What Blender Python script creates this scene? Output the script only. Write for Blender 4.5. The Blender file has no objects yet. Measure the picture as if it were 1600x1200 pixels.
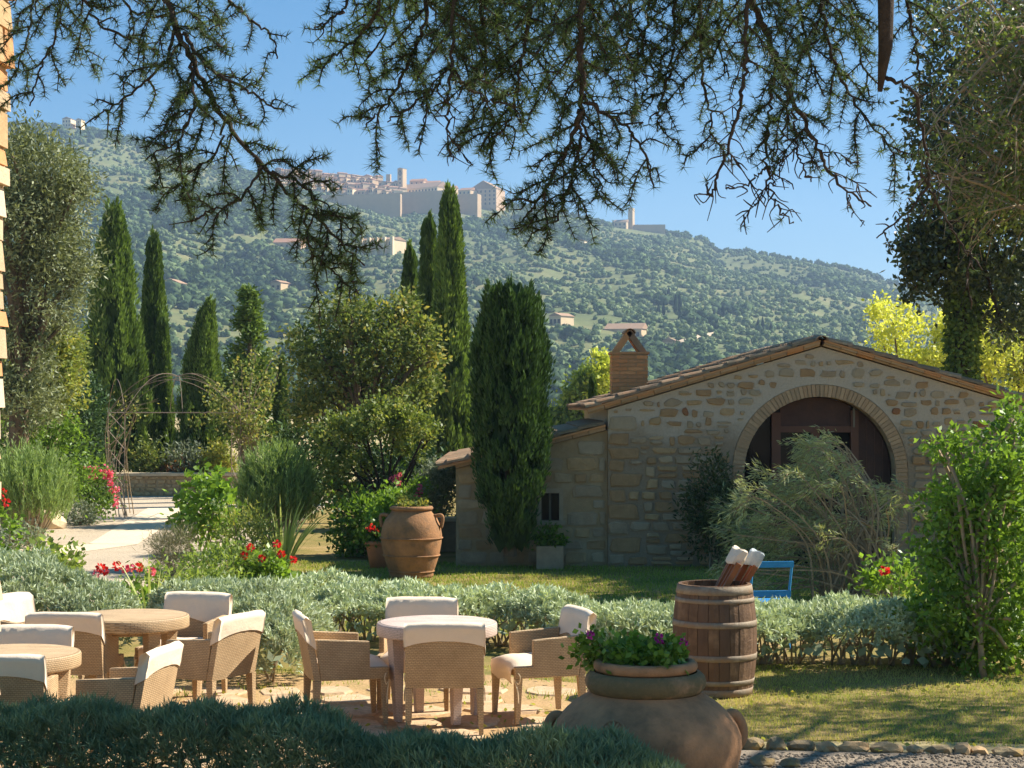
import bpy, math, random
import numpy as np
from mathutils import Vector, Matrix, noise

# ------------------------------------------------------------------ camera, sky, sun, exposure
FPX, HC, YH = 2850.0, 2.4, 636.0            # focal length in photo pixels, eye height, horizon row
SUN_AZ, SUN_EL = math.radians(70), math.radians(42)
scene = bpy.context.scene
COL = scene.collection
cd = bpy.data.cameras.new('camera')
cd.sensor_width = 36.0
cd.lens = 36.0 * FPX / 1600.0
cd.clip_start = 0.05
cd.clip_end = 20000
cam = bpy.data.objects.new('camera', cd)
COL.objects.link(cam)
cam.location = (0, 0, HC)
cam.rotation_euler = (math.radians(90) + math.atan((YH - 600) / FPX), 0, 0)
scene.camera = cam

world = bpy.data.worlds.new('World')
scene.world = world
world.use_nodes = True
wn = world.node_tree
bg = wn.nodes['Background']
sky = wn.nodes.new('ShaderNodeTexSky')
sky.sky_type = 'NISHITA'
sky.sun_disc = False
sky.sun_elevation = SUN_EL
sky.sun_rotation = SUN_AZ
sky.altitude = 1500
sky.air_density = 1.0
sky.dust_density = 0.0
sky.ozone_density = 6.0
hsv = wn.nodes.new('ShaderNodeHueSaturation')
hsv.inputs['Saturation'].default_value = 1.62
gm = wn.nodes.new('ShaderNodeGamma')
gm.inputs['Gamma'].default_value = 0.58
wn.links.new(sky.outputs[0], gm.inputs['Color'])
wn.links.new(gm.outputs[0], hsv.inputs['Color'])
wn.links.new(hsv.outputs[0], bg.inputs[0])
bg.inputs[1].default_value = 0.122

sd = bpy.data.lights.new('sun', 'SUN')
sd.energy = 4.8
sd.angle = math.radians(0.5)
sd.color = (1.0, 0.95, 0.875)
sun = bpy.data.objects.new('sun', sd)
COL.objects.link(sun)
SDIR = Vector((math.cos(SUN_EL) * math.sin(SUN_AZ), math.cos(SUN_EL) * math.cos(SUN_AZ), math.sin(SUN_EL)))
sun.rotation_euler = SDIR.to_track_quat('Z', 'Y').to_euler()
sun.location = (30, 10, 40)
vs = scene.view_settings
vs.view_transform = 'Standard'
vs.look = 'None'
vs.gamma = 1
vs.exposure = 1.14
vs.use_curve_mapping = False
scene.cycles.max_bounces = 8
scene.cycles.diffuse_bounces = 5
scene.cycles.glossy_bounces = 2
scene.cycles.transmission_bounces = 4
scene.cycles.transparent_max_bounces = 6
scene.cycles.volume_bounces = 0

# ------------------------------------------------------------------ helpers
R = random.Random(7)
NR = np.random.default_rng(7)

def gx(px, D): return (px - 800.0) / FPX * D
def gz(py, D): return HC - (py - YH) / FPX * D
def P(px, py, D): return np.array([gx(px, D), D, gz(py, D)])
def gd(py, z=0.0): return (HC - z) * FPX / (py - YH)
def G(px, py, z=0.0):
    d = gd(py, z)
    return np.array([gx(px, d), d, z])

def origin(o):
    v = np.zeros(3)
    while o is not None:
        v += np.array(o.location)
        o = o.parent
    return v

def lab(o, label, cat=None, group=None):
    o['label'] = label
    if cat: o['category'] = cat
    if group: o['group'] = group
    return o

def thing(name, label, cat, loc=(0, 0, 0), rz=0.0, group=None):
    o = bpy.data.objects.new(name, None)
    o.empty_display_size = 0.1
    COL.objects.link(o)
    o.location = loc
    o.rotation_euler = (0, 0, rz)
    return lab(o, label, cat, group)

def mesh(name, V, F, mat=None, parent=None, smooth=False, tint=None, local=False):
    V = np.asarray(V, dtype=np.float64).reshape(-1, 3)
    if parent is not None and not local:
        V = V - origin(parent)
    me = bpy.data.meshes.new(name)
    if isinstance(F, np.ndarray):
        k = F.shape[1]
        me.vertices.add(len(V)); me.vertices.foreach_set('co', V.ravel())
        me.loops.add(F.size); me.loops.foreach_set('vertex_index', F.ravel().astype(np.int32))
        me.polygons.add(len(F)); me.polygons.foreach_set('loop_start', np.arange(0, F.size, k, dtype=np.int32))
        me.update(calc_edges=True)
    else:
        me.from_pydata(V.tolist(), [], F)
        me.update()
    if tint is not None:
        a = me.attributes.new('tint', 'FLOAT', 'POINT')
        a.data.foreach_set('value', np.asarray(tint, dtype=np.float32))
    if smooth:
        me.polygons.foreach_set('use_smooth', np.ones(len(me.polygons), dtype=bool))
    if mat: me.materials.append(mat)
    o = bpy.data.objects.new(name, me)
    COL.objects.link(o)
    if parent is not None: o.parent = parent
    return o

class MB:
    """collects solid shapes into one mesh"""
    def __init__(s): s.v = []; s.f = []
    def add(s, V, F):
        n = len(s.v)
        s.v += [tuple(p) for p in V]
        s.f += [tuple(i + n for i in f) for f in F]
        return s
    def box(s, x0, x1, y0, y1, z0, z1, M=None):
        V = [(x, y, z) for z in (z0, z1) for y in (y0, y1) for x in (x0, x1)]
        if M is not None: V = [tuple(M @ Vector(p)) for p in V]
        return s.add(V, [(0, 2, 3, 1), (4, 5, 7, 6), (0, 1, 5, 4), (2, 6, 7, 3), (0, 4, 6, 2), (1, 3, 7, 5)])
    def hexa(s, bot, top):
        """frustum from two rings with the same count"""
        n = len(bot)
        F = [tuple(reversed(range(n))), tuple(range(n, 2 * n))] + [(i, (i + 1) % n, n + (i + 1) % n, n + i) for i in range(n)]
        return s.add(list(bot) + list(top), F)
    def tube(s, pts, rad, k=6):
        V, F = tube(pts, rad, k)
        return s.add(V, F)
    def lathe(s, prof, k=32, c=(0, 0, 0), wob=0.0):
        V = []; F = []
        for j, (r, z) in enumerate(prof):
            for i in range(k):
                a = 2 * math.pi * i / k
                rr = r * (1 + wob * math.sin(2 * a + j * .3) + wob * .6 * math.sin(5 * a + j))
                V.append((c[0] + rr * math.cos(a), c[1] + rr * math.sin(a), c[2] + z))
        for j in range(len(prof) - 1):
            for i in range(k):
                F.append((j * k + i, j * k + (i + 1) % k, (j + 1) * k + (i + 1) % k, (j + 1) * k + i))
        F.append(tuple(reversed(range(k))))
        return s.add(V, F)
    def obj(s, name, mat, parent=None, smooth=False, local=False):
        return mesh(name, s.v, s.f, mat, parent, smooth, local=local)

def tube(pts, rad, k=6):
    pts = [Vector(p) for p in pts]
    n = len(pts)
    if not hasattr(rad, '__len__'): rad = [rad] * n
    V = []; F = []
    t = (pts[1] - pts[0]).normalized()
    u = t.orthogonal().normalized()
    for i, p in enumerate(pts):
        a = pts[max(i - 1, 0)]; b = pts[min(i + 1, n - 1)]
        t = (b - a)
        t = t.normalized() if t.length > 1e-9 else Vector((0, 0, 1))
        u = (u - t * u.dot(t))
        u = u.normalized() if u.length > 1e-6 else t.orthogonal().normalized()
        w = t.cross(u)
        for j in range(k):
            an = 2 * math.pi * j / k
            V.append(p + (u * math.cos(an) + w * math.sin(an)) * rad[i])
    for i in range(n - 1):
        for j in range(k):
            F.append((i * k + j, i * k + (j + 1) % k, (i + 1) * k + (j + 1) % k, (i + 1) * k + j))
    F.append(tuple(reversed(range(k))))
    F.append(tuple(range((n - 1) * k, n * k)))
    return V, F

def smooth_path(pts, n=6):
    pts = [np.asarray(p, float) for p in pts]
    out = []
    for i in range(len(pts) - 1):
        p0 = pts[max(i - 1, 0)]; p1 = pts[i]; p2 = pts[i + 1]; p3 = pts[min(i + 2, len(pts) - 1)]
        for k in range(n):
            t = k / n
            out.append(.5 * (2 * p1 + (p2 - p0) * t + (2 * p0 - 5 * p1 + 4 * p2 - p3) * t * t + (3 * p1 - p0 - 3 * p2 + p3) * t ** 3))
    out.append(pts[-1])
    return out

def unit(a):
    return a / np.maximum(np.linalg.norm(a, axis=-1, keepdims=True), 1e-9)
def rdir(n): return unit(NR.normal(size=(n, 3)))

class FB:
    """collects leaves: k=4 diamond leaves, k=3 needles"""
    def __init__(s, k=4): s.k = k; s.V = []; s.t = []; s.n = 0
    def leaves(s, B, D, L, W, tint, mid=.45):
        n = len(B)
        if n == 0: return
        L = np.broadcast_to(np.asarray(L, float), (n,))[:, None]; W = np.broadcast_to(np.asarray(W, float), (n,))[:, None]
        side = unit(np.cross(D, rdir(n))) * W * .5
        if s.k == 4:
            m = B + D * L * mid
            V = np.stack([B, m + side, B + D * L, m - side], 1)
        else:
            V = np.stack([B - side, B + side, B + D * L], 1)
        s.V.append(V.reshape(-1, 3)); s.t.append(np.repeat(np.clip(np.broadcast_to(tint, (n,)), 0, 1), s.k)); s.n += n
    def obj(s, name, mat, parent=None, local=False):
        V = np.concatenate(s.V); t = np.concatenate(s.t)
        return mesh(name, V, np.arange(len(V)).reshape(-1, s.k), mat, parent, False, t, local)

# ------------------------------------------------------------------ materials
def newmat(name):
    m = bpy.data.materials.new(name); m.use_nodes = True
    nt = m.node_tree
    return m, nt, nt.nodes['Principled BSDF']

def N(nt, typ, **kw):
    n = nt.nodes.new(typ)
    for k, v in kw.items():
        if k in n.inputs: n.inputs[k].default_value = v
        else: setattr(n, k, v)
    return n

def ramp(nt, src, stops):
    r = nt.nodes.new('ShaderNodeValToRGB')
    e = r.color_ramp.elements
    while len(e) < len(stops): e.new(.5)
    for i, (p, c) in enumerate(stops):
        e[i].position = p; e[i].color = (c[0], c[1], c[2], 1)
    nt.links.new(src, r.inputs[0])
    return r

WARM = (1.22, 1.06, .82)
LEAFY = (1.06, 1.08, .86)
def wc(c, k=WARM): return tuple(min(.9, a * b) for a, b in zip(c, k))

def solid(name, c1, c2=None, scale=6.0, rough=.8, bump=.2, bscale=None, spec=.25, metal=0.0, c3=None, detail=6, dist=.02, coords='Object'):
    """mottled two or three colour surface with fine relief"""
    m, nt, b = newmat(name)
    c2 = c2 or tuple(x * .7 for x in c1)
    tc = N(nt, 'ShaderNodeTexCoord')
    n1 = N(nt, 'ShaderNodeTexNoise', Scale=scale, Detail=detail, Roughness=.65)
    nt.links.new(tc.outputs[coords], n1.inputs['Vector'])
    c1, c2 = wc(c1), wc(c2)
    st = [(.3, c1), (.7, c2)] if c3 is None else [(.28, c1), (.5, c2), (.72, wc(c3))]
    r = ramp(nt, n1.outputs['Fac'], st)
    nt.links.new(r.outputs[0], b.inputs['Base Color'])
    b.inputs['Roughness'].default_value = rough
    b.inputs['Specular IOR Level'].default_value = spec
    b.inputs['Metallic'].default_value = metal
    if bump:
        n2 = N(nt, 'ShaderNodeTexNoise', Scale=bscale or scale * 6, Detail=8, Roughness=.7)
        nt.links.new(tc.outputs[coords], n2.inputs['Vector'])
        bp = N(nt, 'ShaderNodeBump', Strength=bump, Distance=dist)
        nt.links.new(n2.outputs['Fac'], bp.inputs['Height'])
        nt.links.new(bp.outputs[0], b.inputs['Normal'])
    return m

def leafmat(name, c1, c2, trans=.3, rough=.5, c3=None, spec=.25):
    m, nt, b = newmat(name)
    at = N(nt, 'ShaderNodeAttribute', attribute_name='tint')
    c1, c2 = wc(c1, LEAFY), wc(c2, LEAFY)
    st = [(.0, c1), (1., c2)] if c3 is None else [(0, c1), (.55, c2), (1., wc(c3, LEAFY))]
    r = ramp(nt, at.outputs['Fac'], st)
    nt.links.new(r.outputs[0], b.inputs['Base Color'])
    b.inputs['Roughness'].default_value = rough
    b.inputs['Specular IOR Level'].default_value = spec
    tr = N(nt, 'ShaderNodeBsdfTranslucent')
    mu = N(nt, 'ShaderNodeMix', data_type='RGBA', blend_type='MULTIPLY')
    mu.inputs[0].default_value = 1.0
    nt.links.new(r.outputs[0], mu.inputs[6]); mu.inputs[7].default_value = (1.5, 1.5, .8, 1)
    nt.links.new(mu.outputs[2], tr.inputs[0])
    mx = N(nt, 'ShaderNodeMixShader'); mx.inputs[0].default_value = trans
    nt.links.new(b.outputs[0], mx.inputs[1]); nt.links.new(tr.outputs[0], mx.inputs[2])
    nt.links.new(mx.outputs[0], nt.nodes['Material Output'].inputs[0])
    return m

M = {}
M['lavender'] = leafmat('lavender_leaf', (.10, .135, .08), (.27, .33, .21), .18, .7)
M['santolina'] = leafmat('santolina_leaf', (.22, .26, .185), (.58, .62, .49), .15, .8)
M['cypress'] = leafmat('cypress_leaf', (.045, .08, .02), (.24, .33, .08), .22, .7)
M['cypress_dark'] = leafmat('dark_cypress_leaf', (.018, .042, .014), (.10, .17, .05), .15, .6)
M['olive'] = leafmat('olive_leaf', (.10, .115, .06), (.32, .34, .21), .2, .5)
M['oak'] = leafmat('holm_oak_leaf', (.022, .032, .016), (.10, .125, .055), .2, .4)
M['yellow'] = leafmat('yellow_leaf', (.36, .40, .07), (.64, .60, .18), .42, .5)
M['lime'] = leafmat('light_green_leaf', (.10, .15, .04), (.30, .36, .10), .4, .5)
M['green'] = leafmat('garden_leaf', (.06, .11, .02), (.24, .36, .06), .38, .4)
M['dull'] = leafmat('dull_green_leaf', (.07, .10, .03), (.21, .25, .08), .32, .5, (.36, .29, .09))
M['golden'] = leafmat('golden_green_leaf', (.09, .125, .035), (.22, .26, .075), .35, .5, (.40, .34, .09))
M['rosemary'] = leafmat('rosemary_leaf', (.11, .16, .055), (.32, .41, .16), .25, .6)
M['greyleaf'] = leafmat('grey_leaf', (.10, .12, .09), (.30, .33, .27), .2, .7)
M['drygrass'] = leafmat('dry_twig', (.13, .11, .07), (.33, .30, .21), .1, .8)
M['weeping'] = leafmat('tea_tree_leaf', (.15, .155, .075), (.50, .50, .30), .3, .5)
M['needle'] = leafmat('cedar_needle', (.022, .036, .022), (.075, .11, .05), .3, .5, (.20, .28, .08))
M['grass'] = leafmat('grass_blade', (.13, .20, .035), (.30, .34, .07), .35, .6, (.46, .39, .17))
M['straw'] = leafmat('variegated_leaf', (.20, .26, .08), (.55, .55, .24), .3, .5)
M['red'] = leafmat('red_petal', (.45, .01, .015), (.75, .04, .04), .3, .5)
M['pink'] = leafmat('pink_petal', (.55, .04, .16), (.85, .22, .38), .3, .5)
M['magenta'] = leafmat('magenta_petal', (.30, .01, .22), (.60, .05, .42), .3, .5)
M['white_petal'] = leafmat('white_petal', (.7, .7, .62), (.85, .85, .8), .3, .5)
M['rust_leaf'] = leafmat('reddish_leaf', (.16, .07, .04), (.34, .16, .08), .3, .6)

M['bark'] = solid('bark', (.09, .07, .05), (.17, .14, .11), 9, .9, .6, 40)
M['dark_bark'] = solid('dark_bark', (.025, .02, .017), (.065, .05, .04), 30, .9, .6, 90)
M['twig'] = solid('twig_bark', (.20, .165, .12), (.36, .31, .24), 20, .9, .3)
M['soil'] = solid('soil', (.07, .05, .035), (.13, .10, .07), 20, .95, .5)
M['mortar'] = solid('lime_mortar', (.50, .41, .28), (.40, .325, .22), 2.2, .95, .5, 45, c3=(.50, .45, .36))
M['mortar_old'] = solid('old_mortar', (.40, .32, .215), (.30, .24, .16), 2.2, .95, .5, 45, c3=(.38, .33, .25))
ST = [solid('stone_grey', (.36, .305, .235), (.25, .21, .16), 7, .9, .5, 45),
      solid('stone_tan', (.44, .33, .205), (.31, .235, .145), 7, .9, .5, 45),
      solid('stone_brown', (.36, .255, .155), (.25, .175, .105), 7, .9, .5, 45),
      solid('stone_slate', (.29, .26, .21), (.37, .325, .26), 7, .9, .5, 45),
      solid('stone_sand', (.42, .35, .255), (.32, .265, .19), 7, .9, .5, 45),
      solid('stone_rust', (.30, .155, .08), (.22, .11, .06), 8, .9, .5, 45)]
BR = [solid('brick_a', (.62, .31, .14), (.50, .24, .11), 14, .9, .4, 70),
      solid('brick_b', (.68, .37, .18), (.56, .29, .14), 14, .9, .4, 70),
      solid('brick_c', (.52, .29, .15), (.42, .24, .13), 14, .9, .4, 70)]
AB = [solid('arch_brick_a', (.41, .30, .205), (.33, .24, .165), 14, .9, .4, 70),
      solid('arch_brick_b', (.46, .345, .24), (.38, .285, .20), 14, .9, .4, 70),
      solid('arch_brick_c', (.37, .28, .20), (.31, .235, .165), 14, .9, .4, 70)]
PB = [solid('pillar_brick_a', (.47, .38, .29), (.38, .30, .22), 14, .9, .4, 70),
      solid('pillar_brick_b', (.52, .45, .36), (.43, .36, .28), 14, .9, .4, 70),
      solid('pillar_brick_c', (.58, .54, .47), (.48, .42, .35), 14, .9, .4, 70)]
TI = [solid('tile_a', (.36, .22, .14), (.24, .17, .12), 9, .9, .4, 60, c3=(.30, .27, .20)),
      solid('tile_b', (.45, .30, .20), (.30, .22, .16), 9, .9, .4, 60, c3=(.40, .35, .26)),
      solid('tile_c', (.27, .19, .13), (.19, .15, .11), 9, .9, .4, 60, c3=(.26, .24, .17))]
M['terracotta'] = solid('terracotta', (.37, .205, .11), (.27, .155, .085), 6, .9, .5, 30, c3=(.14, .10, .065), detail=10)
M['terracotta_old'] = solid('weathered_terracotta', (.54, .30, .165), (.37, .21, .12), 3.2, .92, .6, 30, c3=(.12, .09, .06), detail=12)
M['terracotta_moss'] = solid('mossy_terracotta', (.22, .16, .09), (.15, .125, .07), 6, .95, .5, 60, c3=(.38, .24, .15))
M['terracotta_pot'] = solid('new_terracotta', (.46, .21, .12), (.38, .17, .10), 8, .85, .2, 60)
M['door_wood'] = solid('dark_red_wood', (.045, .02, .014), (.075, .034, .022), 5, .55, .3, 30, spec=.4)
M['frame_wood'] = solid('red_frame_wood', (.125, .055, .032), (.09, .04, .024), 6, .5, .2, 30, spec=.4)
M['lead'] = solid('grey_window_frame', (.20, .20, .19), (.15, .15, .14), 8, .7, .2)
M['cloth'] = solid('white_cotton', (.70, .64, .58), (.64, .58, .52), 4, .9, .25, 9, dist=.03)
M['cloth_shade'] = solid('cotton_piping', (.62, .58, .50), (.55, .5, .43), 9, .9, .2)
M['ribbon'] = solid('cotton_ribbon', (.66, .60, .48), (.60, .54, .42), 9, .9, .1)
M['blue_paint'] = solid('blue_paint', (.035, .27, .72), (.03, .21, .58), 9, .5, .1)
M['stave'] = solid('oak_stave', (.18, .115, .075), (.11, .07, .045), 4, .75, .5, 30, c3=(.25, .17, .11))
M['stave2'] = solid('dark_oak_stave', (.135, .085, .055), (.085, .055, .038), 4, .65, .3, 30)
M['hoop'] = solid('galvanised_hoop', (.33, .30, .26), (.21, .185, .155), 9, .7, .3, spec=.3, c3=(.26, .17, .11), metal=.15)
M['iron'] = solid('rusty_iron', (.19, .165, .145), (.26, .215, .175), 20, .7, .3)
M['bundle_wood'] = solid('reddish_wood', (.30, .12, .05), (.20, .08, .035), 8, .6, .2)
M['limestone'] = solid('pale_limestone', (.62, .56, .45), (.48, .42, .33), 5, .9, .5, 30)
M['moss_stone'] = solid('lichen_stone', (.30, .26, .17), (.20, .17, .12), 9, .95, .6, 40, c3=(.42, .29, .10))

def glass_dark():
    m, nt, b = newmat('dark_window_glass')
    b.inputs['Base Color'].default_value = (.012, .012, .012, 1)
    b.inputs['Roughness'].default_value = .08
    b.inputs['Specular IOR Level'].default_value = .12
    return m
M['glass'] = glass_dark()

def wicker(name, c1, c2, gap):
    """woven strands: a running-bond weave with dark gaps, raised by bump"""
    m, nt, b = newmat(name)
    tc = N(nt, 'ShaderNodeTexCoord')
    sp = N(nt, 'ShaderNodeSeparateXYZ'); nt.links.new(tc.outputs['Object'], sp.inputs[0])
    ad = N(nt, 'ShaderNodeMath', operation='ADD'); nt.links.new(sp.outputs['X'], ad.inputs[0]); nt.links.new(sp.outputs['Y'], ad.inputs[1])
    cm = N(nt, 'ShaderNodeCombineXYZ'); nt.links.new(ad.outputs[0], cm.inputs['X']); nt.links.new(sp.outputs['Z'], cm.inputs['Y'])
    bk = N(nt, 'ShaderNodeTexBrick'); nt.links.new(cm.outputs[0], bk.inputs['Vector'])
    bk.inputs['Scale'].default_value = 1.0; bk.inputs['Brick Width'].default_value = .026; bk.inputs['Row Height'].default_value = .0125
    bk.inputs['Mortar Size'].default_value = .0024; bk.inputs['Mortar Smooth'].default_value = .6
    bk.inputs['Color1'].default_value = (*c1, 1); bk.inputs['Color2'].default_value = (*c2, 1); bk.inputs['Mortar'].default_value = tuple(x * g for x, g in zip(c2, gap)) + (1,)
    n1 = N(nt, 'ShaderNodeTexNoise', Scale=5.0, Detail=6); nt.links.new(tc.outputs['Object'], n1.inputs['Vector'])
    r = ramp(nt, n1.outputs['Fac'], [(.3, (.82, .80, .78)), (.7, (1.08, 1.08, 1.08))])
    mx = N(nt, 'ShaderNodeMix', data_type='RGBA', blend_type='MULTIPLY'); mx.inputs[0].default_value = 1
    nt.links.new(bk.outputs['Color'], mx.inputs[6]); nt.links.new(r.outputs[0], mx.inputs[7])
    nt.links.new(mx.outputs[2], b.inputs['Base Color'])
    b.inputs['Roughness'].default_value = .6
    b.inputs['Specular IOR Level'].default_value = .25
    bp = N(nt, 'ShaderNodeBump', Strength=.8, Distance=.004, invert=True)
    nt.links.new(bk.outputs['Fac'], bp.inputs['Height']); nt.links.new(bp.outputs[0], b.inputs['Normal'])
    return m
M['wicker'] = wicker('honey_wicker', (.61, .42, .225), (.54, .365, .19), (.62, .60, .56))
M['wicker_pale'] = wicker('bleached_wicker', (.72, .55, .44), (.66, .50, .39), (.74, .72, .7))

# ------------------------------------------------------------------ ground, lawn, paths
def ground_mat(name, stops, scale, bump=.4, bscale=60, fine=None):
    m, nt, b = newmat(name)
    tc = N(nt, 'ShaderNodeTexCoord')
    n1 = N(nt, 'ShaderNodeTexNoise', Scale=scale, Detail=9, Roughness=.68)
    nt.links.new(tc.outputs['Object'], n1.inputs['Vector'])
    r = ramp(nt, n1.outputs['Fac'], [(p, wc(c)) for p, c in stops])
    n2 = N(nt, 'ShaderNodeTexNoise', Scale=bscale, Detail=6, Roughness=.7)
    nt.links.new(tc.outputs['Object'], n2.inputs['Vector'])
    r2 = ramp(nt, n2.outputs['Fac'], [(.3, (.72, .72, .72)), (.7, (1.15, 1.15, 1.15))])
    mx = N(nt, 'ShaderNodeMix', data_type='RGBA', blend_type='MULTIPLY'); mx.inputs[0].default_value = 1
    nt.links.new(r.outputs[0], mx.inputs[6]); nt.links.new(r2.outputs[0], mx.inputs[7])
    nt.links.new(mx.outputs[2], b.inputs['Base Color'])
    b.inputs['Roughness'].default_value = .95; b.inputs['Specular IOR Level'].default_value = .1
    bp = N(nt, 'ShaderNodeBump', Strength=bump, Distance=.02)
    nt.links.new(n2.outputs['Fac'], bp.inputs['Height']); nt.links.new(bp.outputs[0], b.inputs['Normal'])
    return m

M['field'] = ground_mat('field_ground', [(.3, (.27, .26, .14)), (.5, (.37, .33, .20)), (.7, (.46, .39, .26))], .08, .2, 3)
M['lawn'] = ground_mat('lawn_soil', [(.32, (.13, .145, .045)), (.5, (.22, .19, .08)), (.68, (.33, .255, .14))], 1.1, .5, 40)
M['gravel'] = ground_mat('pale_gravel', [(.3, (.38, .345, .30)), (.7, (.50, .455, .40))], .9, 1.0, 22)
M['gravel_grey'] = ground_mat('grey_gravel', [(.3, (.22, .20, .18)), (.7, (.32, .29, .26))], .9, .9, 60)
M['dirt'] = ground_mat('dry_earth', [(.3, (.33, .24, .14)), (.5, (.42, .31, .19)), (.7, (.26, .22, .10))], 1.2, .7, 30)
M['concrete'] = ground_mat('pale_concrete', [(.3, (.58, .53, .45)), (.7, (.66, .61, .53))], .6, .2, 30)
M['slab'] = ground_mat('patio_stone', [(.3, (.42, .33, .24)), (.7, (.54, .44, .34))], 2.5, .4, 25)

def sheet(name, pts, z, mat):
    pts = [tuple(p[:2]) for p in pts]
    o = mesh(name, [(x, y, z) for x, y in pts], [tuple(range(len(pts)))], mat)
    o['kind'] = 'structure'
    return o

sheet('ground', [(-2000, -150), (2000, -150), (2000, 2300), (-2000, 2300)], -.012, M['field'])
lawn_pts = [(-12, 13), (3, 13.2), (9, 12.2), (12, 30), (8, 52), (-4.5, 52), (-4.4, 29), (-5, 22), (-9, 19)]
sheet('lawn', lawn_pts, -.004, M['lawn'])
sheet('bounce_sheet', [(-40, -60), (40, -60), (40, 1.9), (-40, 1.9)], .0, M['gravel'])  # unseen pale ground, added to bounce warm sunlight onto the shaded gable
sheet('gravel_path', [(.2, 2), (9, 2), (9, 11.9), (5.2, 12.35), (2.2, 12.75), (.2, 12.9)], 0.0, M['gravel_grey'])
sheet('patio', [(-9, 8), (.15, 8), (.6, 12.9), (1.5, 14.3), (1.0, 15.6), (-.6, 16.6), (-2.2, 16.4), (-3.4, 17.4), (-9, 17.6)], .003, M['dirt'])
sheet('gravel_court', [(-26, 22.5), (-4.2, 22.5), (-4.3, 29), (-4.6, 49.2), (-26, 49.2)], .004, M['gravel'])
# light path winding across the court
pa = [G(140, 850), G(215, 851), G(285, 806), G(300, 792), G(232, 794)]
sheet('concrete_path', pa, .012, M['concrete'])
sheet('concrete_path', [G(-60, 862), G(150, 850), G(215, 851), G(60, 872)], .009, M['concrete'])

# flagstones let into the dry earth of the patio
def blob_poly(cx, cy, rx, ry, n, rng, jit=.22):
    a0 = rng.random() * 6
    out = []
    for i in range(n):
        a = a0 + 2 * math.pi * (i + rng.uniform(-.25, .25)) / n
        r = 1 + rng.uniform(-jit, jit)
        out.append((cx + rx * r * math.cos(a), cy + ry * r * math.sin(a)))
    return out
patio = bpy.data.objects['patio']
rg = random.Random(3)
yy = 12.3
while yy < 15.9:
    xx = -4.4 + rg.uniform(0, .4)
    while xx < .95:
        w = rg.uniform(.38, .72)
        if rg.random() < .8:
            pl = blob_poly(xx + w / 2, yy + rg.uniform(-.06, .06), w * .47, .24, 8, rg, .13)
            h = rg.uniform(.012, .022)
            cx = sum(p[0] for p in pl) / 8; cy = sum(p[1] for p in pl) / 8
            mb = MB(); mb.hexa([(x, y, .002) for x, y in pl], [(cx + (x - cx) * .94, cy + (y - cy) * .94, h) for x, y in pl])
            mb.obj('flagstone', M['slab'], patio)
        xx += w + .05
    yy += .52

# grass blades
def in_poly(X, Y, poly):
    ins = np.zeros(len(X), bool); n = len(poly)
    for i in range(n):
        x1, y1 = poly[i][:2]; x2, y2 = poly[(i + 1) % n][:2]
        c = ((y1 > Y) != (y2 > Y)) & (X < (x2 - x1) * (Y - y1) / (y2 - y1 + 1e-12) + x1)
        ins ^= c
    return ins
def grass(name, poly, n, hl, hh, w, label, keep=None, dry=0.):
    xs = [p[0] for p in poly]; ys = [p[1] for p in poly]
    X = NR.uniform(min(xs), max(xs), n); Y = NR.uniform(min(ys), max(ys), n)
    k = in_poly(X, Y, poly)
    if keep is not None: k &= keep(X, Y)
    X = X[k]; Y = Y[k]; n = len(X)
    pt = np.sin(X * 1.7 + 3 * np.sin(Y * .9)) * np.sin(Y * 1.9 + X * .6)      # dry and green patches
    D = unit(np.stack([NR.normal(0, .45, n), NR.normal(0, .45, n), np.ones(n)], 1))
    fb = FB(3)
    fb.leaves(np.stack([X, Y, np.full(n, -.004)], 1), D, NR.uniform(hl, hh, n), w, .42 + dry + .28 * pt + NR.normal(0, .2, n))
    o = fb.obj(name, M['grass'])
    o['kind'] = 'stuff'
    lab(o, label, 'grass')
    return o
near_lawn = [(1.0, 13.0), (2.4, 13.1), (5.5, 12.55), (7, 16.2), (5, 17), (1.2, 16.9), (-.6, 17.0), (1.1, 15.4)]
grass('lawn_grass', near_lawn, 52000, .015, .045, .007, 'short dry lawn grass in front of the barrel and bushes', dry=.38)
far_lawn = [(-3.6, 19.2), (7, 19), (7.2, 27.2), (-4.4, 28.6)]
grass('lawn_grass', far_lawn, 70000, .03, .06, .012, 'mown green grass between the hedge and the stone house')
patio_poly = [(-5, 14.8), (1.0, 14.8), (.9, 15.7), (-.6, 16.8), (-5, 17.2)]
grass('weed_tufts', patio_poly, 6000, .03, .08, .009, 'straggling weeds at the back edge of the patio', lambda X, Y: np.sin(X * 5.1) * np.sin(Y * 6.3 + X) > .15)

# fallen leaves on lawn and patio
n = 420; fx = NR.uniform(-2.6, 5, n); fy = NR.uniform(12.6, 17, n)
fl = FB(4); fl.leaves(np.stack([fx, fy, np.full(n, .03)], 1), unit(np.stack([NR.normal(size=n), NR.normal(size=n), NR.normal(0, .15, n)], 1)), NR.uniform(.03, .06, n), .035, NR.uniform(.5, 1, n))
o = fl.obj('fallen_leaves', M['golden']); o['kind'] = 'stuff'; lab(o, 'scattered fallen leaves on lawn and patio', 'leaves')
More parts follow.
